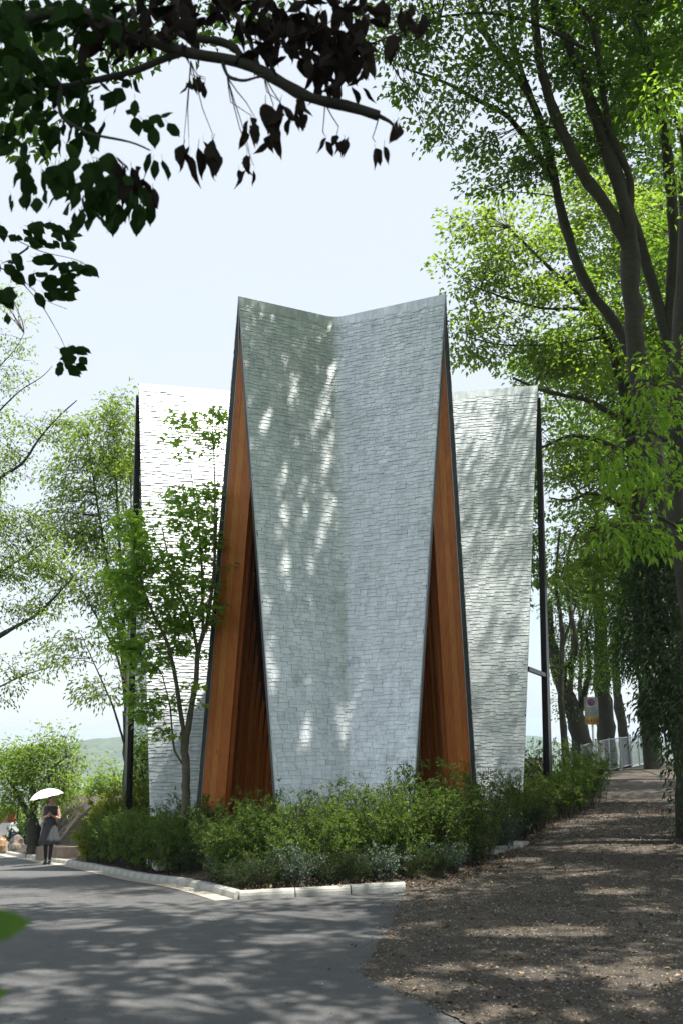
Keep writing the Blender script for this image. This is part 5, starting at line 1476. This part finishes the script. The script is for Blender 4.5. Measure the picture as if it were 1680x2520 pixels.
jv = [(0, 0, 0.90), (0, 0.0, 1.04), (0, 0.0, 1.20), (0, 0.01, 1.345), (0.005, -0.005, 1.40), (0.015, -0.015, 1.47),
      (-0.155, 0.01, 1.325), (-0.205, -0.01, 1.05), (-0.02, -0.19, 1.135), (0.155, 0.01, 1.325), (0.225, -0.01, 1.05), (0.075, -0.19, 1.145),
      (-0.075, 0, 0.86), (-0.075, -0.02, 0.47), (-0.065, 0.03, 0.09), (0.075, 0, 0.86), (0.07, -0.05, 0.47), (0.055, -0.06, 0.09)]
je = [(0, 1), (1, 2), (2, 3), (3, 4), (4, 5), (3, 6), (6, 7), (7, 8), (3, 9), (9, 10), (10, 11), (0, 12), (12, 13), (13, 14), (0, 15), (15, 16), (16, 17)]
jr = [(0.13, 0.095), (0.11, 0.085), (0.125, 0.09), (0.06, 0.05), 0.045, 0.05, 0.05, 0.038, 0.026, 0.05, 0.038, 0.026, 0.075, 0.052, 0.034, 0.075, 0.052, 0.034]
body = skin_mesh('body', jv, je, jr)
bm = bmesh.new(); bm.from_mesh(body)
# head with chin, nose, mouth and ears, turned to her left
hm = bmesh.ops.create_uvsphere(bm, u_segments=24, v_segments=16, radius=1.0)
turn = 0.75
for v_ in hm['verts']:
    x, y, z = v_.co
    jaw = 1.0 - 0.35 * max(0, -z) ** 1.5
    X, Yc, Zc = x * 0.072 * jaw, y * 0.092 * (1 - 0.15 * max(0, -z)), z * 0.112
    if y < -0.6:
        front_ = max(0, 1 - abs(x) / 0.28)
        Yc -= 0.020 * front_ * max(0, 1 - abs(z + 0.12) / 0.28)          # nose
        Yc -= 0.008 * max(0, 1 - abs(x) / 0.4) * max(0, 1 - abs(z + 0.52) / 0.12)   # lips
        Yc -= 0.010 * max(0, 1 - abs(x) / 0.4) * max(0, 1 - abs(z + 0.85) / 0.15)   # chin
        Yc += 0.012 * max(0, 1 - abs(abs(x) - 0.38) / 0.2) * max(0, 1 - abs(z - 0.05) / 0.18)  # eye sockets
    ca, sa = math.cos(turn), math.sin(turn)
    v_.co = (0.018 + X * ca - Yc * sa, -0.02 + X * sa + Yc * ca, 1.515 + Zc)
for sx in (-1, 1):
    em = bmesh.ops.create_uvsphere(bm, u_segments=8, v_segments=6, radius=1.0)
    for v_ in em['verts']:
        x, y, z = v_.co; X, Yc, Zc = sx * 0.073 + x * 0.010, 0.01 + y * 0.020, z * 0.032
        v_.co = (0.018 + X * math.cos(turn) - Yc * math.sin(turn), -0.02 + X * math.sin(turn) + Yc * math.cos(turn), 1.50 + Zc)
# hands: palm and five fingers round the handle
def tube_bm(pts, rads, n=6):
    t_ = MB(); t_.tube(pts, rads, n); base = len(bm.verts)
    vs = [bm.verts.new(p) for p in t_.v]
    for f_ in t_.f:
        try: bm.faces.new([vs[i] for i in f_])
        except ValueError: pass
for sx, wr in ((-1, (-0.02, -0.19, 1.135)), (1, (0.075, -0.19, 1.145))):
    pc = (HX + sx * 0.018, HY - 0.005, HZ - 0.005 + (0.02 if sx > 0 else -0.015))
    tube_bm([wr, ((wr[0] + pc[0]) / 2, (wr[1] + pc[1]) / 2, (wr[2] + pc[2]) / 2), pc], [0.022, 0.028, 0.026], 8)
    for k in range(4):
        z = pc[2] + 0.030 - 0.019 * k; ln = (1.0, 1.08, 1.0, 0.82)[k]
        tube_bm([(pc[0] + sx * 0.004, pc[1] - 0.018, z), (pc[0] - sx * 0.006, pc[1] - 0.035, z + 0.002), (pc[0] - sx * 0.028 * ln, pc[1] - 0.036, z), (pc[0] - sx * 0.040 * ln, pc[1] - 0.018, z - 0.002)], [0.0095, 0.0092, 0.0085, 0.007], 6)
    tube_bm([(pc[0] + sx * 0.004, pc[1] + 0.004, pc[2] + 0.02), (pc[0] - sx * 0.006, pc[1] - 0.012, pc[2] + 0.042), (pc[0] - sx * 0.018, pc[1] - 0.016, pc[2] + 0.055)], [0.0105, 0.0098, 0.008], 6)
bm.to_mesh(body); bm.free()
body.polygons.foreach_set('use_smooth', np.ones(len(body.polygons), bool)); body.update()
child('body', body, M['skin'])
# dress: fitted bodice, flared pleated skirt
ring = 40
prof = [(0.47, 0.255, 0.20, 1.0), (0.60, 0.228, 0.18, 0.8), (0.75, 0.195, 0.155, 0.55), (0.90, 0.165, 0.13, 0.25), (1.0, 0.142, 0.112, 0.05), (1.06, 0.137, 0.105, 0), (1.14, 0.150, 0.112, 0), (1.23, 0.165, 0.118, 0), (1.30, 0.175, 0.10, 0), (1.345, 0.150, 0.085, 0), (1.365, 0.095, 0.075, 0)]
V = []; Fc = []
for z, rx_, ry_, pl in prof:
    for k in range(ring):
        a = 2 * PI * k / ring
        pf = 1 + 0.075 * pl * math.cos(a * 10) + 0.03 * pl * math.cos(a * 5 + 1)
        zz = z - (0.03 if (z > 1.35 and math.sin(a) < -0.3) else 0)
        V.append((rx_ * pf * math.cos(a) + (0.012 * (1 - z) if z < 1 else 0), ry_ * pf * math.sin(a) - 0.005, zz))
for i in range(len(prof) - 1):
    for k in range(ring):
        k2 = (k + 1) % ring; Fc.append((i * ring + k, i * ring + k2, (i + 1) * ring + k2, (i + 1) * ring + k))
me = bpy.data.meshes.new('dress'); me.from_pydata(V, [], Fc); me.polygons.foreach_set('use_smooth', np.ones(len(Fc), bool)); me.update()
dr = child('dress', me, M['dress']); sm = dr.modifiers.new('solid', 'SOLIDIFY'); sm.thickness = 0.006
# tights: a slightly larger skin over the legs
tv = [(0, 0, 0.88)] + [jv[i] for i in (12, 13, 14, 15, 16, 17)]
tights = skin_mesh('tights', tv, [(0, 1), (1, 2), (2, 3), (0, 4), (4, 5), (5, 6)], [0.11, 0.080, 0.057, 0.039, 0.080, 0.057, 0.039])
child('tights', tights, M['tights'])
for (x, y) in ((-0.065, 0.03), (0.055, -0.06)):
    sb = MB()
    V = []; secs = [(0.055, 0.024, 0.055), (0.02, 0.032, 0.085), (-0.05, 0.036, 0.075), (-0.11, 0.036, 0.05), (-0.165, 0.024, 0.035), (-0.185, 0.008, 0.02)]
    heel = 0.035
    for i, (yy, hw, hz) in enumerate(secs):
        z0 = max(0.0, heel * (0.5 - (0.055 - yy) / 0.2)) if i > 0 else heel * 0.5
        for (sx_, zz) in ((-1, z0), (1, z0), (1, z0 + hz * 0.7), (0.5, z0 + hz), (-0.5, z0 + hz), (-1, z0 + hz * 0.7)):
            V.append((x + sx_ * hw, y + yy, zz))
    n6 = 6; Fs = [tuple(range(6))[::-1], tuple(range(30, 36))]
    for i in range(5):
        for k in range(6): Fs.append((i * 6 + k, i * 6 + (k + 1) % 6, i * 6 + 6 + (k + 1) % 6, i * 6 + 6 + k))
    sb.add(V, Fs); sb.box((x, y + 0.045, 0.014), (0.03, 0.03, 0.028))
    child('shoe', sb.mesh('shoe', True), M['shoe'])
# hair: cap with a gathered back
hb = bmesh.new()
hs = bmesh.ops.create_uvsphere(hb, u_segments=20, v_segments=14, radius=1.0)
for v_ in list(hs['verts']):
    x, y, z = v_.co
    if y < -0.55 and z < 0.55: y = -0.35
    X, Yc, Zc = x * 0.082, y * 0.100 + 0.012, z * 0.116 + 0.012
    if z < -0.3: X *= 0.8; Yc = max(Yc, 0.02)
    v_.co = (0.018 + X * math.cos(turn) - Yc * math.sin(turn), -0.02 + X * math.sin(turn) + Yc * math.cos(turn), 1.52 + Zc)
bn = bmesh.ops.create_uvsphere(hb, u_segments=12, v_segments=8, radius=0.045)
for v_ in bn['verts']: v_.co = Vector((v_.co.x - 0.045, v_.co.y + 0.075, v_.co.z + 1.46))
me = bpy.data.meshes.new('hair'); hb.to_mesh(me); hb.free(); me.polygons.foreach_set('use_smooth', np.ones(len(me.polygons), bool))
child('hair', me, M['hair'])

# parasol
U = thing('parasol', 'small white parasol tilted over the woman', 'parasol', (wp[0], wp[1], gz1(wp[0], wp[1])))
U.scale = (wscale,) * 3
M['parasol'] = plain('white_parasol', (0.80, 0.79, 0.76), 0.8, 0, 0.03)
def uchild(name, me, mat):
    o = bpy.data.objects.new(name, me); me.materials.append(mat); COL.objects.link(o); o.parent = U; return o
axis = Vector((-0.21, -0.05, 0.975)).normalized()
hand = Vector((HX, HY - 0.018, HZ))
apex = hand + axis * 0.60
side = axis.cross(Vector((0, 1, 0))).normalized(); fw = axis.cross(side).normalized()
V = []; Fc = []
nr, ns = 8, 8
for j in range(nr + 1):
    t_ = j / nr
    for k in range(ns * 2):
        a = PI * k / ns + 0.2
        rr = 0.40 * math.sin(t_ * 1.05) / math.sin(1.05)
        drop = 0.185 * (1 - math.cos(t_ * 1.05)) / (1 - math.cos(1.05))
        if k % 2: rr *= (1 - 0.06 * t_); drop -= 0.012 * t_
        p = apex + side * (rr * math.cos(a)) + fw * (rr * math.sin(a)) - axis * drop
        V.append(tuple(p))
for j in range(nr):
    for k in range(ns * 2):
        k2 = (k + 1) % (ns * 2); Fc.append((j * ns * 2 + k, j * ns * 2 + k2, (j + 1) * ns * 2 + k2, (j + 1) * ns * 2 + k))
me = bpy.data.meshes.new('canopy'); me.from_pydata(V, [], Fc); me.update()
cn = uchild('canopy', me, M['parasol'])
cn.modifiers.new('solid', 'SOLIDIFY').thickness = 0.003
uchild('shaft', MB().tube([hand - axis * 0.06, apex + axis * 0.02], 0.006, 8).mesh('shaft'), M['shoe'])
uchild('handle', MB().tube([hand - axis * 0.10, hand + axis * 0.06], 0.012, 8).mesh('handle'), M['shoe'])
for k in range(ns):
    a = 2 * PI * k / ns + 0.2
    pts = []
    for t_ in (0.02, 0.35, 0.7, 1.0):
        rr = 0.40 * math.sin(t_ * 1.05) / math.sin(1.05); drop = 0.185 * (1 - math.cos(t_ * 1.05)) / (1 - math.cos(1.05))
        pts.append(np.array(apex + side * (rr * math.cos(a)) + fw * (rr * math.sin(a)) - axis * (drop + 0.006)))
    uchild('rib', MB().tube(pts, 0.0022, 5).mesh('rib'), M['galv'])

# ------------------------------------------------------------------ wire fence and parking sign
f_pts = [pix(1434, 1926, 32.0), pix(1545, 1905, 38.5), pix(1632, 1874, 48.0), pix(1700, 1862, 54.0)]
fence = thing('wire_fence', 'galvanised wire mesh fence along the bend of the gravel path', 'fence', tuple(f_pts[0]))
FPP = np.array([(p[0], p[1]) for p in f_pts])
Lf = np.linalg.norm(np.diff(FPP, axis=0), axis=1).sum()
npst = int(Lf / 1.9) + 1
fp = []
for k in range(npst):
    x, y = along(FPP, Lf * k / (npst - 1)); fp.append(np.array((x, y, gz1(x, y))))
HF = 1.15
for k, p in enumerate(fp):
    MB().tube([p - (0, 0, 0.1), p + (0, 0, HF + 0.03)], 0.028, 8).build('post', M['galv'], fence)
    b = MB(); b.lathe([(0.034, 0), (0.034, 0.02), (0.02, 0.045), (0.004, 0.052)], p + (0, 0, HF + 0.03), 8); b.build('post_cap', M['steel_dark'], fence)
for a, c in zip(fp[:-1], fp[1:]):
    for hz, r in ((HF - 0.02, 0.018), (0.10, 0.015)):
        MB().tube([a + (0, 0, hz), c + (0, 0, hz)], r, 6).build('rail', M['galv'], fence)
    n = 30; tws = []
    d = (c - a)
    for j in range(n):
        t_ = (j + 0.5) / n; s0 = a + d * t_
        e = d * 0.035
        tws.append(np.stack([s0 + (0, 0, 0.10), s0 + (0, 0, HF * 0.5), s0 + (0, 0, HF - 0.02)]))
    hz_ = []
    for j in range(14):
        z_ = 0.15 + j * 0.07; hz_.append(np.stack([a + (0, 0, z_), (a + c) / 2 + (0, 0, z_), c + (0, 0, z_)]))
    TT = np.array(tws + hz_)
    v, q = batch_tubes(TT, np.full(TT.shape[:2], 0.0035), 3)
    o = obj('wire_mesh', mesh_np('wire_mesh', v, q), M['galv'], fence); o['kind'] = 'stuff'
# pale sunlit post standing before the fence
p = pix(1484, 1930, 33.5)
po = thing('marker_post', 'pale concrete marker post standing in front of the wire fence', 'post', (p[0], p[1], gz1(p[0], p[1])))
z0 = gz1(p[0], p[1])
MB().box((p[0], p[1], z0 + 0.55), (0.16, 0.16, 1.2)).build('shaft', M['concrete'], po, bevel=0.02)
MB().box((p[0], p[1], z0 + 1.165), (0.13, 0.13, 0.03)).build('cap', M['concrete'], po, bevel=0.01)

M['board'] = plain('sign_board', (0.17, 0.19, 0.175), 0.5, 0, 0.12, 6)  # sign colours darkened to stand for the tree shade on it
M['sign_yellow'] = plain('sign_yellow', (0.24, 0.14, 0.015), 0.5, 0, 0.12, 6)
M['sign_blue'] = plain('sign_blue', (0.02, 0.03, 0.09), 0.5, 0, 0.1)
M['sign_red'] = plain('sign_red', (0.16, 0.02, 0.02), 0.5, 0, 0.1)
M['ink'] = plain('grey_ink', (0.10, 0.115, 0.11), 0.6, 0, 0.2, 20)
M['ink_red'] = plain('dull_red_ink', (0.16, 0.05, 0.02), 0.6, 0, 0.2, 20)
sY = 33.0
pc = pix(1453.5, 1740, sY); sc = px_scale(1740, sY)
zg = gz1(pc[0], sY)
sg = thing('parking_sign', 'grey-green sign board with dark roundel and yellow plate on a pole', 'sign', (pc[0], sY, zg))
MB().tube([(pc[0] + 0.02, sY + 0.04, zg - 0.1), (pc[0] + 0.02, sY + 0.04, pc[2] + 0.33)], 0.036, 10).build('pole', M['white'], sg)
bw, bh = 34.5 / sc, 49 / sc
board = MB().box((pc[0], sY, pc[2]), (bw, 0.012, bh)).build('board', M['board'], sg, bevel=0.004)
zy = pix(1453, 1774, sY)[2]
plate = MB().box((pc[0] - 0.005, sY, zy), (bw * 0.97, 0.012, 18 / sc)).build('yellow_plate', M['sign_yellow'], sg, bevel=0.003)
zc = pix(1453, 1727, sY)[2]
def disc(r, th, y, mat, name):
    n = 28; V = []
    for yy in (y - th, y):
        V += [(pc[0] + r * math.cos(2 * PI * k / n), yy, zc + r * math.sin(2 * PI * k / n)) for k in range(n)]
    b = MB(); b.add(V, [tuple(range(n)), tuple(range(n, 2 * n))[::-1]] + [(k, (k + 1) % n, n + (k + 1) % n, n + k) for k in range(n)])
    o = b.build(name, mat, sg); return o
disc(0.118, 0.003, sY - 0.006, M['sign_red'], 'roundel_rim'); disc(0.096, 0.003, sY - 0.009, M['sign_blue'], 'roundel')
b = MB(); b.hexa([(pc[0] - 0.085, sY - 0.015, zc + 0.06), (pc[0] - 0.06, sY - 0.015, zc + 0.085), (pc[0] + 0.085, sY - 0.015, zc - 0.06), (pc[0] + 0.06, sY - 0.015, zc - 0.085)],
                 [(pc[0] - 0.085, sY - 0.012, zc + 0.06), (pc[0] - 0.06, sY - 0.012, zc + 0.085), (pc[0] + 0.085, sY - 0.012, zc - 0.06), (pc[0] + 0.06, sY - 0.012, zc - 0.085)]); b.build('roundel_bar', M['sign_red'], sg)
rgs = np.random.default_rng(3)
def writing(z_mid, rows, hh, mat, y, w, pitch):
    for r in range(rows):
        b = MB(); x = pc[0] - w / 2
        zz = z_mid - r * pitch
        while x < pc[0] + w / 2 - 0.02:
            cw = hh * rgs.uniform(0.8, 1.0)
            for _ in range(3):
                if rgs.uniform() < 0.5: b.box((x + cw / 2, y, zz + rgs.uniform(-0.4, 0.4) * hh), (cw * 0.85, 0.002, hh * 0.16))
                else: b.box((x + cw * rgs.uniform(0.2, 0.8), y, zz), (hh * 0.16, 0.002, hh * 0.9))
            x += cw * 1.25
        b.build('lettering', mat, sg)['kind'] = 'stuff'
writing(pc[2] - 0.03, 4, 0.05, M['ink'], sY - 0.0075, bw * 0.82, 0.075)
writing(zy, 1, 0.10, M['ink_red'], sY - 0.0075, bw * 0.8, 0.1)

# ------------------------------------------------------------------ far left: wall, rail, monuments, notice board
a = ground_at(88, 2112); c = ground_at(205, 2122)
a = pix(88, 2114, 28.6); c = pix(200, 2124, 25.6)
za, zc2 = gz1(a[0], a[1]), gz1(c[0], c[1])
wall = thing('low_wall', 'low brown concrete wall behind the kerb at the road bend', 'wall', (a[0], a[1], za))
d = (c - a); d[2] = 0; L = np.linalg.norm(d); d /= L; nn = np.array((-d[1], d[0], 0))
M['wall_brown'] = plain('stained_concrete', (0.24, 0.18, 0.13), 0.85, 0, 0.3, 3, 0.2)
npan = 9
for k in range(npan):
    s0, s1 = L * k / npan + 0.004, L * (k + 1) / npan - 0.004
    p0, p1 = a + d * s0, a + d * s1; z0_, z1_ = gz1(p0[0], p0[1]), gz1(p1[0], p1[1])
    f_ = [(p0[0], p0[1], z0_ - 0.1), (p1[0], p1[1], z1_ - 0.1), (p1[0], p1[1], z1_ + 0.36), (p0[0], p0[1], z0_ + 0.36)]
    MB().hexa(f_, [tuple(np.array(q_) + nn * 0.18) for q_ in f_]).build('panel', M['wall_brown'], wall, bevel=0.01)
# pale ground behind the wall
tp = []
for k in range(12):
    p0 = a + d * L * k / 11
    for w_ in (0.16, 1.5, 4.0):
        q_ = p0 + nn * w_; tp.append((q_[0], q_[1], gz1(p0[0], p0[1]) + 0.33 + 0.05 * w_))
tf = [(3 * k + j, 3 * k + 3 + j, 3 * k + 4 + j, 3 * k + 1 + j) for k in range(11) for j in range(2)]
M['sand'] = dirt_mat('pale_sand', (0.32, 0.27, 0.20), (0.42, 0.36, 0.27), (0.30, 0.27, 0.18))
o = obj('terrace', mesh_np('terrace', tp, tf), M['sand']); tag(o, 'pale sandy terrace above the low wall', kind='structure')
# wooden handrail
r0 = pix(158, 2042, 32); r1 = pix(203, 2082, 27.2)
hr = thing('handrail', 'brown timber handrail sloping down to the terrace', 'handrail', (r1[0], r1[1], gz1(r1[0], r1[1]) + 0.3))
MB().tube([r0, (r0 + r1) / 2, r1], 0.055, 8).build('rail', M['wood_dark'], hr)
for t_ in (0.02, 0.5, 0.97):
    p = r0 + (r1 - r0) * t_
    MB().tube([p, p - (0, 0, p[2] - gz1(p[0], p[1]) + 0.2)], 0.05, 8).build('post', M['wood_dark'], hr)
# stone monuments of the cemetery
M['granite'] = plain('grey_granite', (0.30, 0.31, 0.32), 0.5, 0, 0.12, 12, 0.05)
def monument(px_, py_, Y, w, h, label, cap=True):
    p = pix(px_, py_, Y); z_ = p[2] - h
    t_ = thing('stone_monument', label, 'monument', (p[0], Y, z_), 'stone monuments beyond the terrace')
    MB().box((p[0], Y, z_ - 0.5), (w * 1.25, w * 1.1, 1.3)).build('plinth', M['granite'], t_, bevel=0.01)
    MB().box((p[0], Y, z_ + 0.15 + h * 0.38), (w, w * 0.8, h * 0.75)).build('block', M['stone_dark'], t_, bevel=0.01)
    b = MB(); hw = w * 0.72
    z1 = z_ + 0.15 + h * 0.76
    b.hexa([(p[0] - hw, Y - hw * 0.8, z1), (p[0] + hw, Y - hw * 0.8, z1), (p[0] + hw, Y + hw * 0.8, z1), (p[0] - hw, Y + hw * 0.8, z1)],
           [(p[0] - hw * 0.9, Y - hw * 0.7, z1 + 0.10), (p[0] + hw * 0.9, Y - hw * 0.7, z1 + 0.10), (p[0] + hw * 0.9, Y + hw * 0.7, z1 + 0.10), (p[0] - hw * 0.9, Y + hw * 0.7, z1 + 0.10)])
    b.build('cap', M['granite'], t_)
monument(176, 2026, 38, 0.62, 0.6, 'broad stone monument with flat pale cap above the handrail')
monument(184, 2034, 35, 0.42, 0.55, 'narrow stone monument with flat pale cap beside the broad one')
# short stone posts by the bend
for k, (px_, py_, w, h, lab) in enumerate(((86, 2102, 0.15, 0.50, 'slim pale stone post with ridged front at the bend'), (76, 2104, 0.22, 0.22, 'squat pale stone post beside the slim one'), (97, 2086, 0.16, 0.42, 'pale stone post behind the slim one'))):
    p = ground_at(px_, py_); z_ = gz1(p[0], p[1])
    t_ = thing('stone_post', lab, 'post', (p[0], p[1], z_))
    MB().box((p[0], p[1], z_ + h / 2 - 0.05), (w, w, h + 0.1)).build('shaft', M['stone_slab'], t_, bevel=0.012)
    MB().lathe([(w * 0.6, 0), (w * 0.62, 0.03), (w * 0.4, 0.06), (w * 0.05, 0.075)], (p[0], p[1], z_ + h), 4).build('cap', M['stone_slab'], t_)
# boulder
p = ground_at(40, 2100)
bmr = bmesh.new(); bmesh.ops.create_icosphere(bmr, subdivisions=3, radius=0.34)
for v_ in bmr.verts:
    q_ = v_.co.normalized(); s_ = 1 + 0.18 * math.sin(q_.x * 4 + 1) + 0.14 * math.sin(q_.y * 5 + q_.z * 3) + 0.06 * math.sin(q_.z * 11)
    v_.co = Vector((q_.x * 0.30, q_.y * 0.28, q_.z * 0.36)) * s_
me = bpy.data.meshes.new('boulder'); bmr.to_mesh(me); bmr.free()
M['rock'] = plain('brown_rock', (0.16, 0.13, 0.105), 0.85, 0, 0.35, 5, 0.5)
o = obj('boulder', me, M['rock'], loc=(p[0], p[1], gz1(p[0], p[1]) + 0.18)); tag(o, 'brown upright boulder beside the notice board', 'boulder')
# notice board with small roof
p = ground_at(30, 2098); z_ = gz1(p[0], p[1]); sc = px_scale(2070, p[1])
nb = thing('notice_board', 'small roofed notice board with blue and white posters', 'notice board', (p[0], p[1], z_))
hw = 9.0 / sc; ht = 56.0 / sc
for sx in (-1, 1):
    MB().box((p[0] + sx * hw * 0.8, p[1], z_ + ht * 0.42), (0.05, 0.05, ht * 0.9)).build('post', M['steel_dark'], nb)
MB().box((p[0], p[1] + 0.03, z_ + ht * 0.5), (hw * 1.6, 0.03, ht * 0.62)).build('panel', M['white'], nb)
b = MB(); zr = z_ + ht * 0.86; e = hw * 1.3
for sx in (-1, 1):
    b.hexa([(p[0], p[1] - 0.2, zr + 0.14), (p[0] + sx * e, p[1] - 0.2, zr), (p[0] + sx * e, p[1] + 0.2, zr), (p[0], p[1] + 0.2, zr + 0.14)],
           [(p[0], p[1] - 0.2, zr + 0.17), (p[0] + sx * e, p[1] - 0.2, zr + 0.03), (p[0] + sx * e, p[1] + 0.2, zr + 0.03), (p[0], p[1] + 0.2, zr + 0.17)])
b.build('roof', M['galv'], nb)
M['poster_blue'] = plain('poster_blue', (0.12, 0.26, 0.55), 0.6, 0, 0.35, 9)
M['poster_pale'] = plain('poster_pale', (0.55, 0.66, 0.80), 0.6, 0, 0.2, 9)
for k in range(3):
    MB().box((p[0] + 0.01, p[1] + 0.008, z_ + ht * (0.30 + 0.2 * k)), (hw * 1.3, 0.006, ht * 0.16)).build('poster', M['poster_blue'] if k != 1 else M['poster_pale'], nb)
# open stall with red goods at the frame edge
M['stall_red'] = plain('red_cloth', (0.32, 0.05, 0.03), 0.7, 0, 0.3, 8)
M['stall_tan'] = plain('tan_goods', (0.50, 0.30, 0.16), 0.7, 0, 0.4, 8)
p = pix(-6, 2096, 37); z_ = gz1(p[0], p[1])
st = thing('flower_stall', 'white stall with red goods under a flat roof beside the notice board', 'stall', (p[0], p[1], z_))
MB().box((p[0], p[1], z_ + 0.45), (1.1, 0.6, 0.95)).build('counter', M['white'], st, bevel=0.01)
MB().box((p[0], p[1], z_ + 1.62), (1.4, 1.0, 0.05)).build('roof', M['stone_dark'], st)
for sx in (-1, 1):
    MB().box((p[0] + sx * 0.55, p[1] + 0.25, z_ + 0.8), (0.05, 0.05, 1.64)).build('post', M['steel_dark'], st)
for k in range(3):
    MB().lathe([(0.10, 0), (0.14, 0.12), (0.12, 0.26), (0.05, 0.36)], (p[0] + 0.12 + 0.22 * k - 0.1, p[1] - 0.05, z_ + 0.925), 10).build('bunch', M['stall_red'] if k != 1 else M['stall_tan'], st)
for k in range(3):
    MB().lathe([(0.09, 0), (0.13, 0.2), (0.11, 0.4), (0.03, 0.5)], (p[0] + 0.3 - 0.24 * k, p[1] - 0.42, z_ - 0.02), 10).build('vase', M['stall_tan'], st)

# ------------------------------------------------------------------ far valley: hill, houses, haze
nx, ny = 260, 90
hx = np.linspace(-1100, 700, nx); hy = np.linspace(820, 1500, ny)
HXg, HYg = np.meshgrid(hx, hy)
prof = np.interp(HXg / 1100.0 * 1100, [-1100, -700, -450, -330, -260, -190, -60, 150, 400, 700], [14, 18, 24, 36, 45, 49, 51, 46, 38, 28])
bell = np.exp(-((HYg - 1120) / 170.0) ** 2)
rgh = np.random.default_rng(8)
bumps = rgh.normal(0, 1, HXg.shape)
for _ in range(2):
    bumps = (bumps + np.roll(bumps, 1, 0) + np.roll(bumps, 1, 1) + np.roll(bumps, -1, 1)) / 4
HZg = -44 + prof * bell + bumps * 4.0 * (bell > 0.05) + 2.2 * np.sin(HXg * 0.021) * np.cos(HYg * 0.017)
HV = np.stack([HXg, HYg, HZg], -1).reshape(-1, 3)
i = (np.arange(ny - 1)[:, None] * nx + np.arange(nx - 1)[None, :])
HFc = np.stack([i, i + 1, i + nx + 1, i + nx], -1).reshape(-1, 4)
M['far_wood'] = dirt_mat('far_woodland', (0.028, 0.055, 0.018), (0.06, 0.095, 0.028), (0.085, 0.12, 0.035), 0.12)
o = obj('hill', mesh_np('hill', HV, HFc, smooth_shade=False), M['far_wood']); tag(o, 'low wooded hill across the valley fading blue', kind='structure')
M['house_wall'] = plain('far_house_wall', (0.62, 0.60, 0.56), 0.8, 0, 0.1)
M['house_roof'] = plain('far_house_roof', (0.20, 0.22, 0.25), 0.7, 0, 0.3)
rgf = np.random.default_rng(12)
for k in range(16):
    Yh = rgf.uniform(520, 780); xx = rgf.uniform(120, 330)
    X = (xx - CX) / F * Yh * cth; z_ = -42 + 3 * math.sin(X * 0.006) * math.cos(Yh * 0.005) - 0.5
    h_ = thing('far_house', 'tiny pale house in the hazy valley below the wooded hill', 'house', (X, Yh, z_), 'houses in the valley')
    w, dd, hh = rgf.uniform(9, 15), 8.0, rgf.uniform(5, 9)
    MB().box((X, Yh, z_ + hh / 2), (w, dd, hh)).build('wall', M['house_wall'], h_)
    b = MB(); b.add([(X - w * 0.55, Yh - dd * 0.58, z_ + hh), (X + w * 0.55, Yh - dd * 0.58, z_ + hh), (X + w * 0.55, Yh + dd * 0.58, z_ + hh), (X - w * 0.55, Yh + dd * 0.58, z_ + hh), (X - w * 0.5, Yh, z_ + hh + 2.6), (X + w * 0.5, Yh, z_ + hh + 2.6)],
                    [(0, 1, 5, 4), (2, 3, 4, 5), (0, 4, 3), (1, 2, 5), (3, 2, 1, 0)]); b.build('roof', M['house_roof'], h_)
    for j in range(2):
        MB().box((X - w * 0.22 + j * w * 0.44, Yh - dd / 2 - 0.03, z_ + hh * 0.55), (w * 0.2, 0.1, hh * 0.28)).build('window', M['steel_dark'], h_)

hz = MB().box((0, 0, -19), (5200, 5200, 82)).build('haze', None)
hm_ = bpy.data.materials.new('haze'); hm_.use_nodes = True
nt = hm_.node_tree; nt.nodes.remove(nt.nodes['Principled BSDF'])
pv = nt.nodes.new('ShaderNodeVolumePrincipled'); pv.inputs['Density'].default_value = 0.00042; pv.inputs['Color'].default_value = (0.74, 0.87, 1.0, 1); pv.inputs['Anisotropy'].default_value = 0.2
nt.links.new(pv.outputs[0], nt.nodes['Material Output'].inputs['Volume'])
hz.data.materials.append(hm_); hz['kind'] = 'stuff'; hz['label'] = 'pale summer haze over the valley'
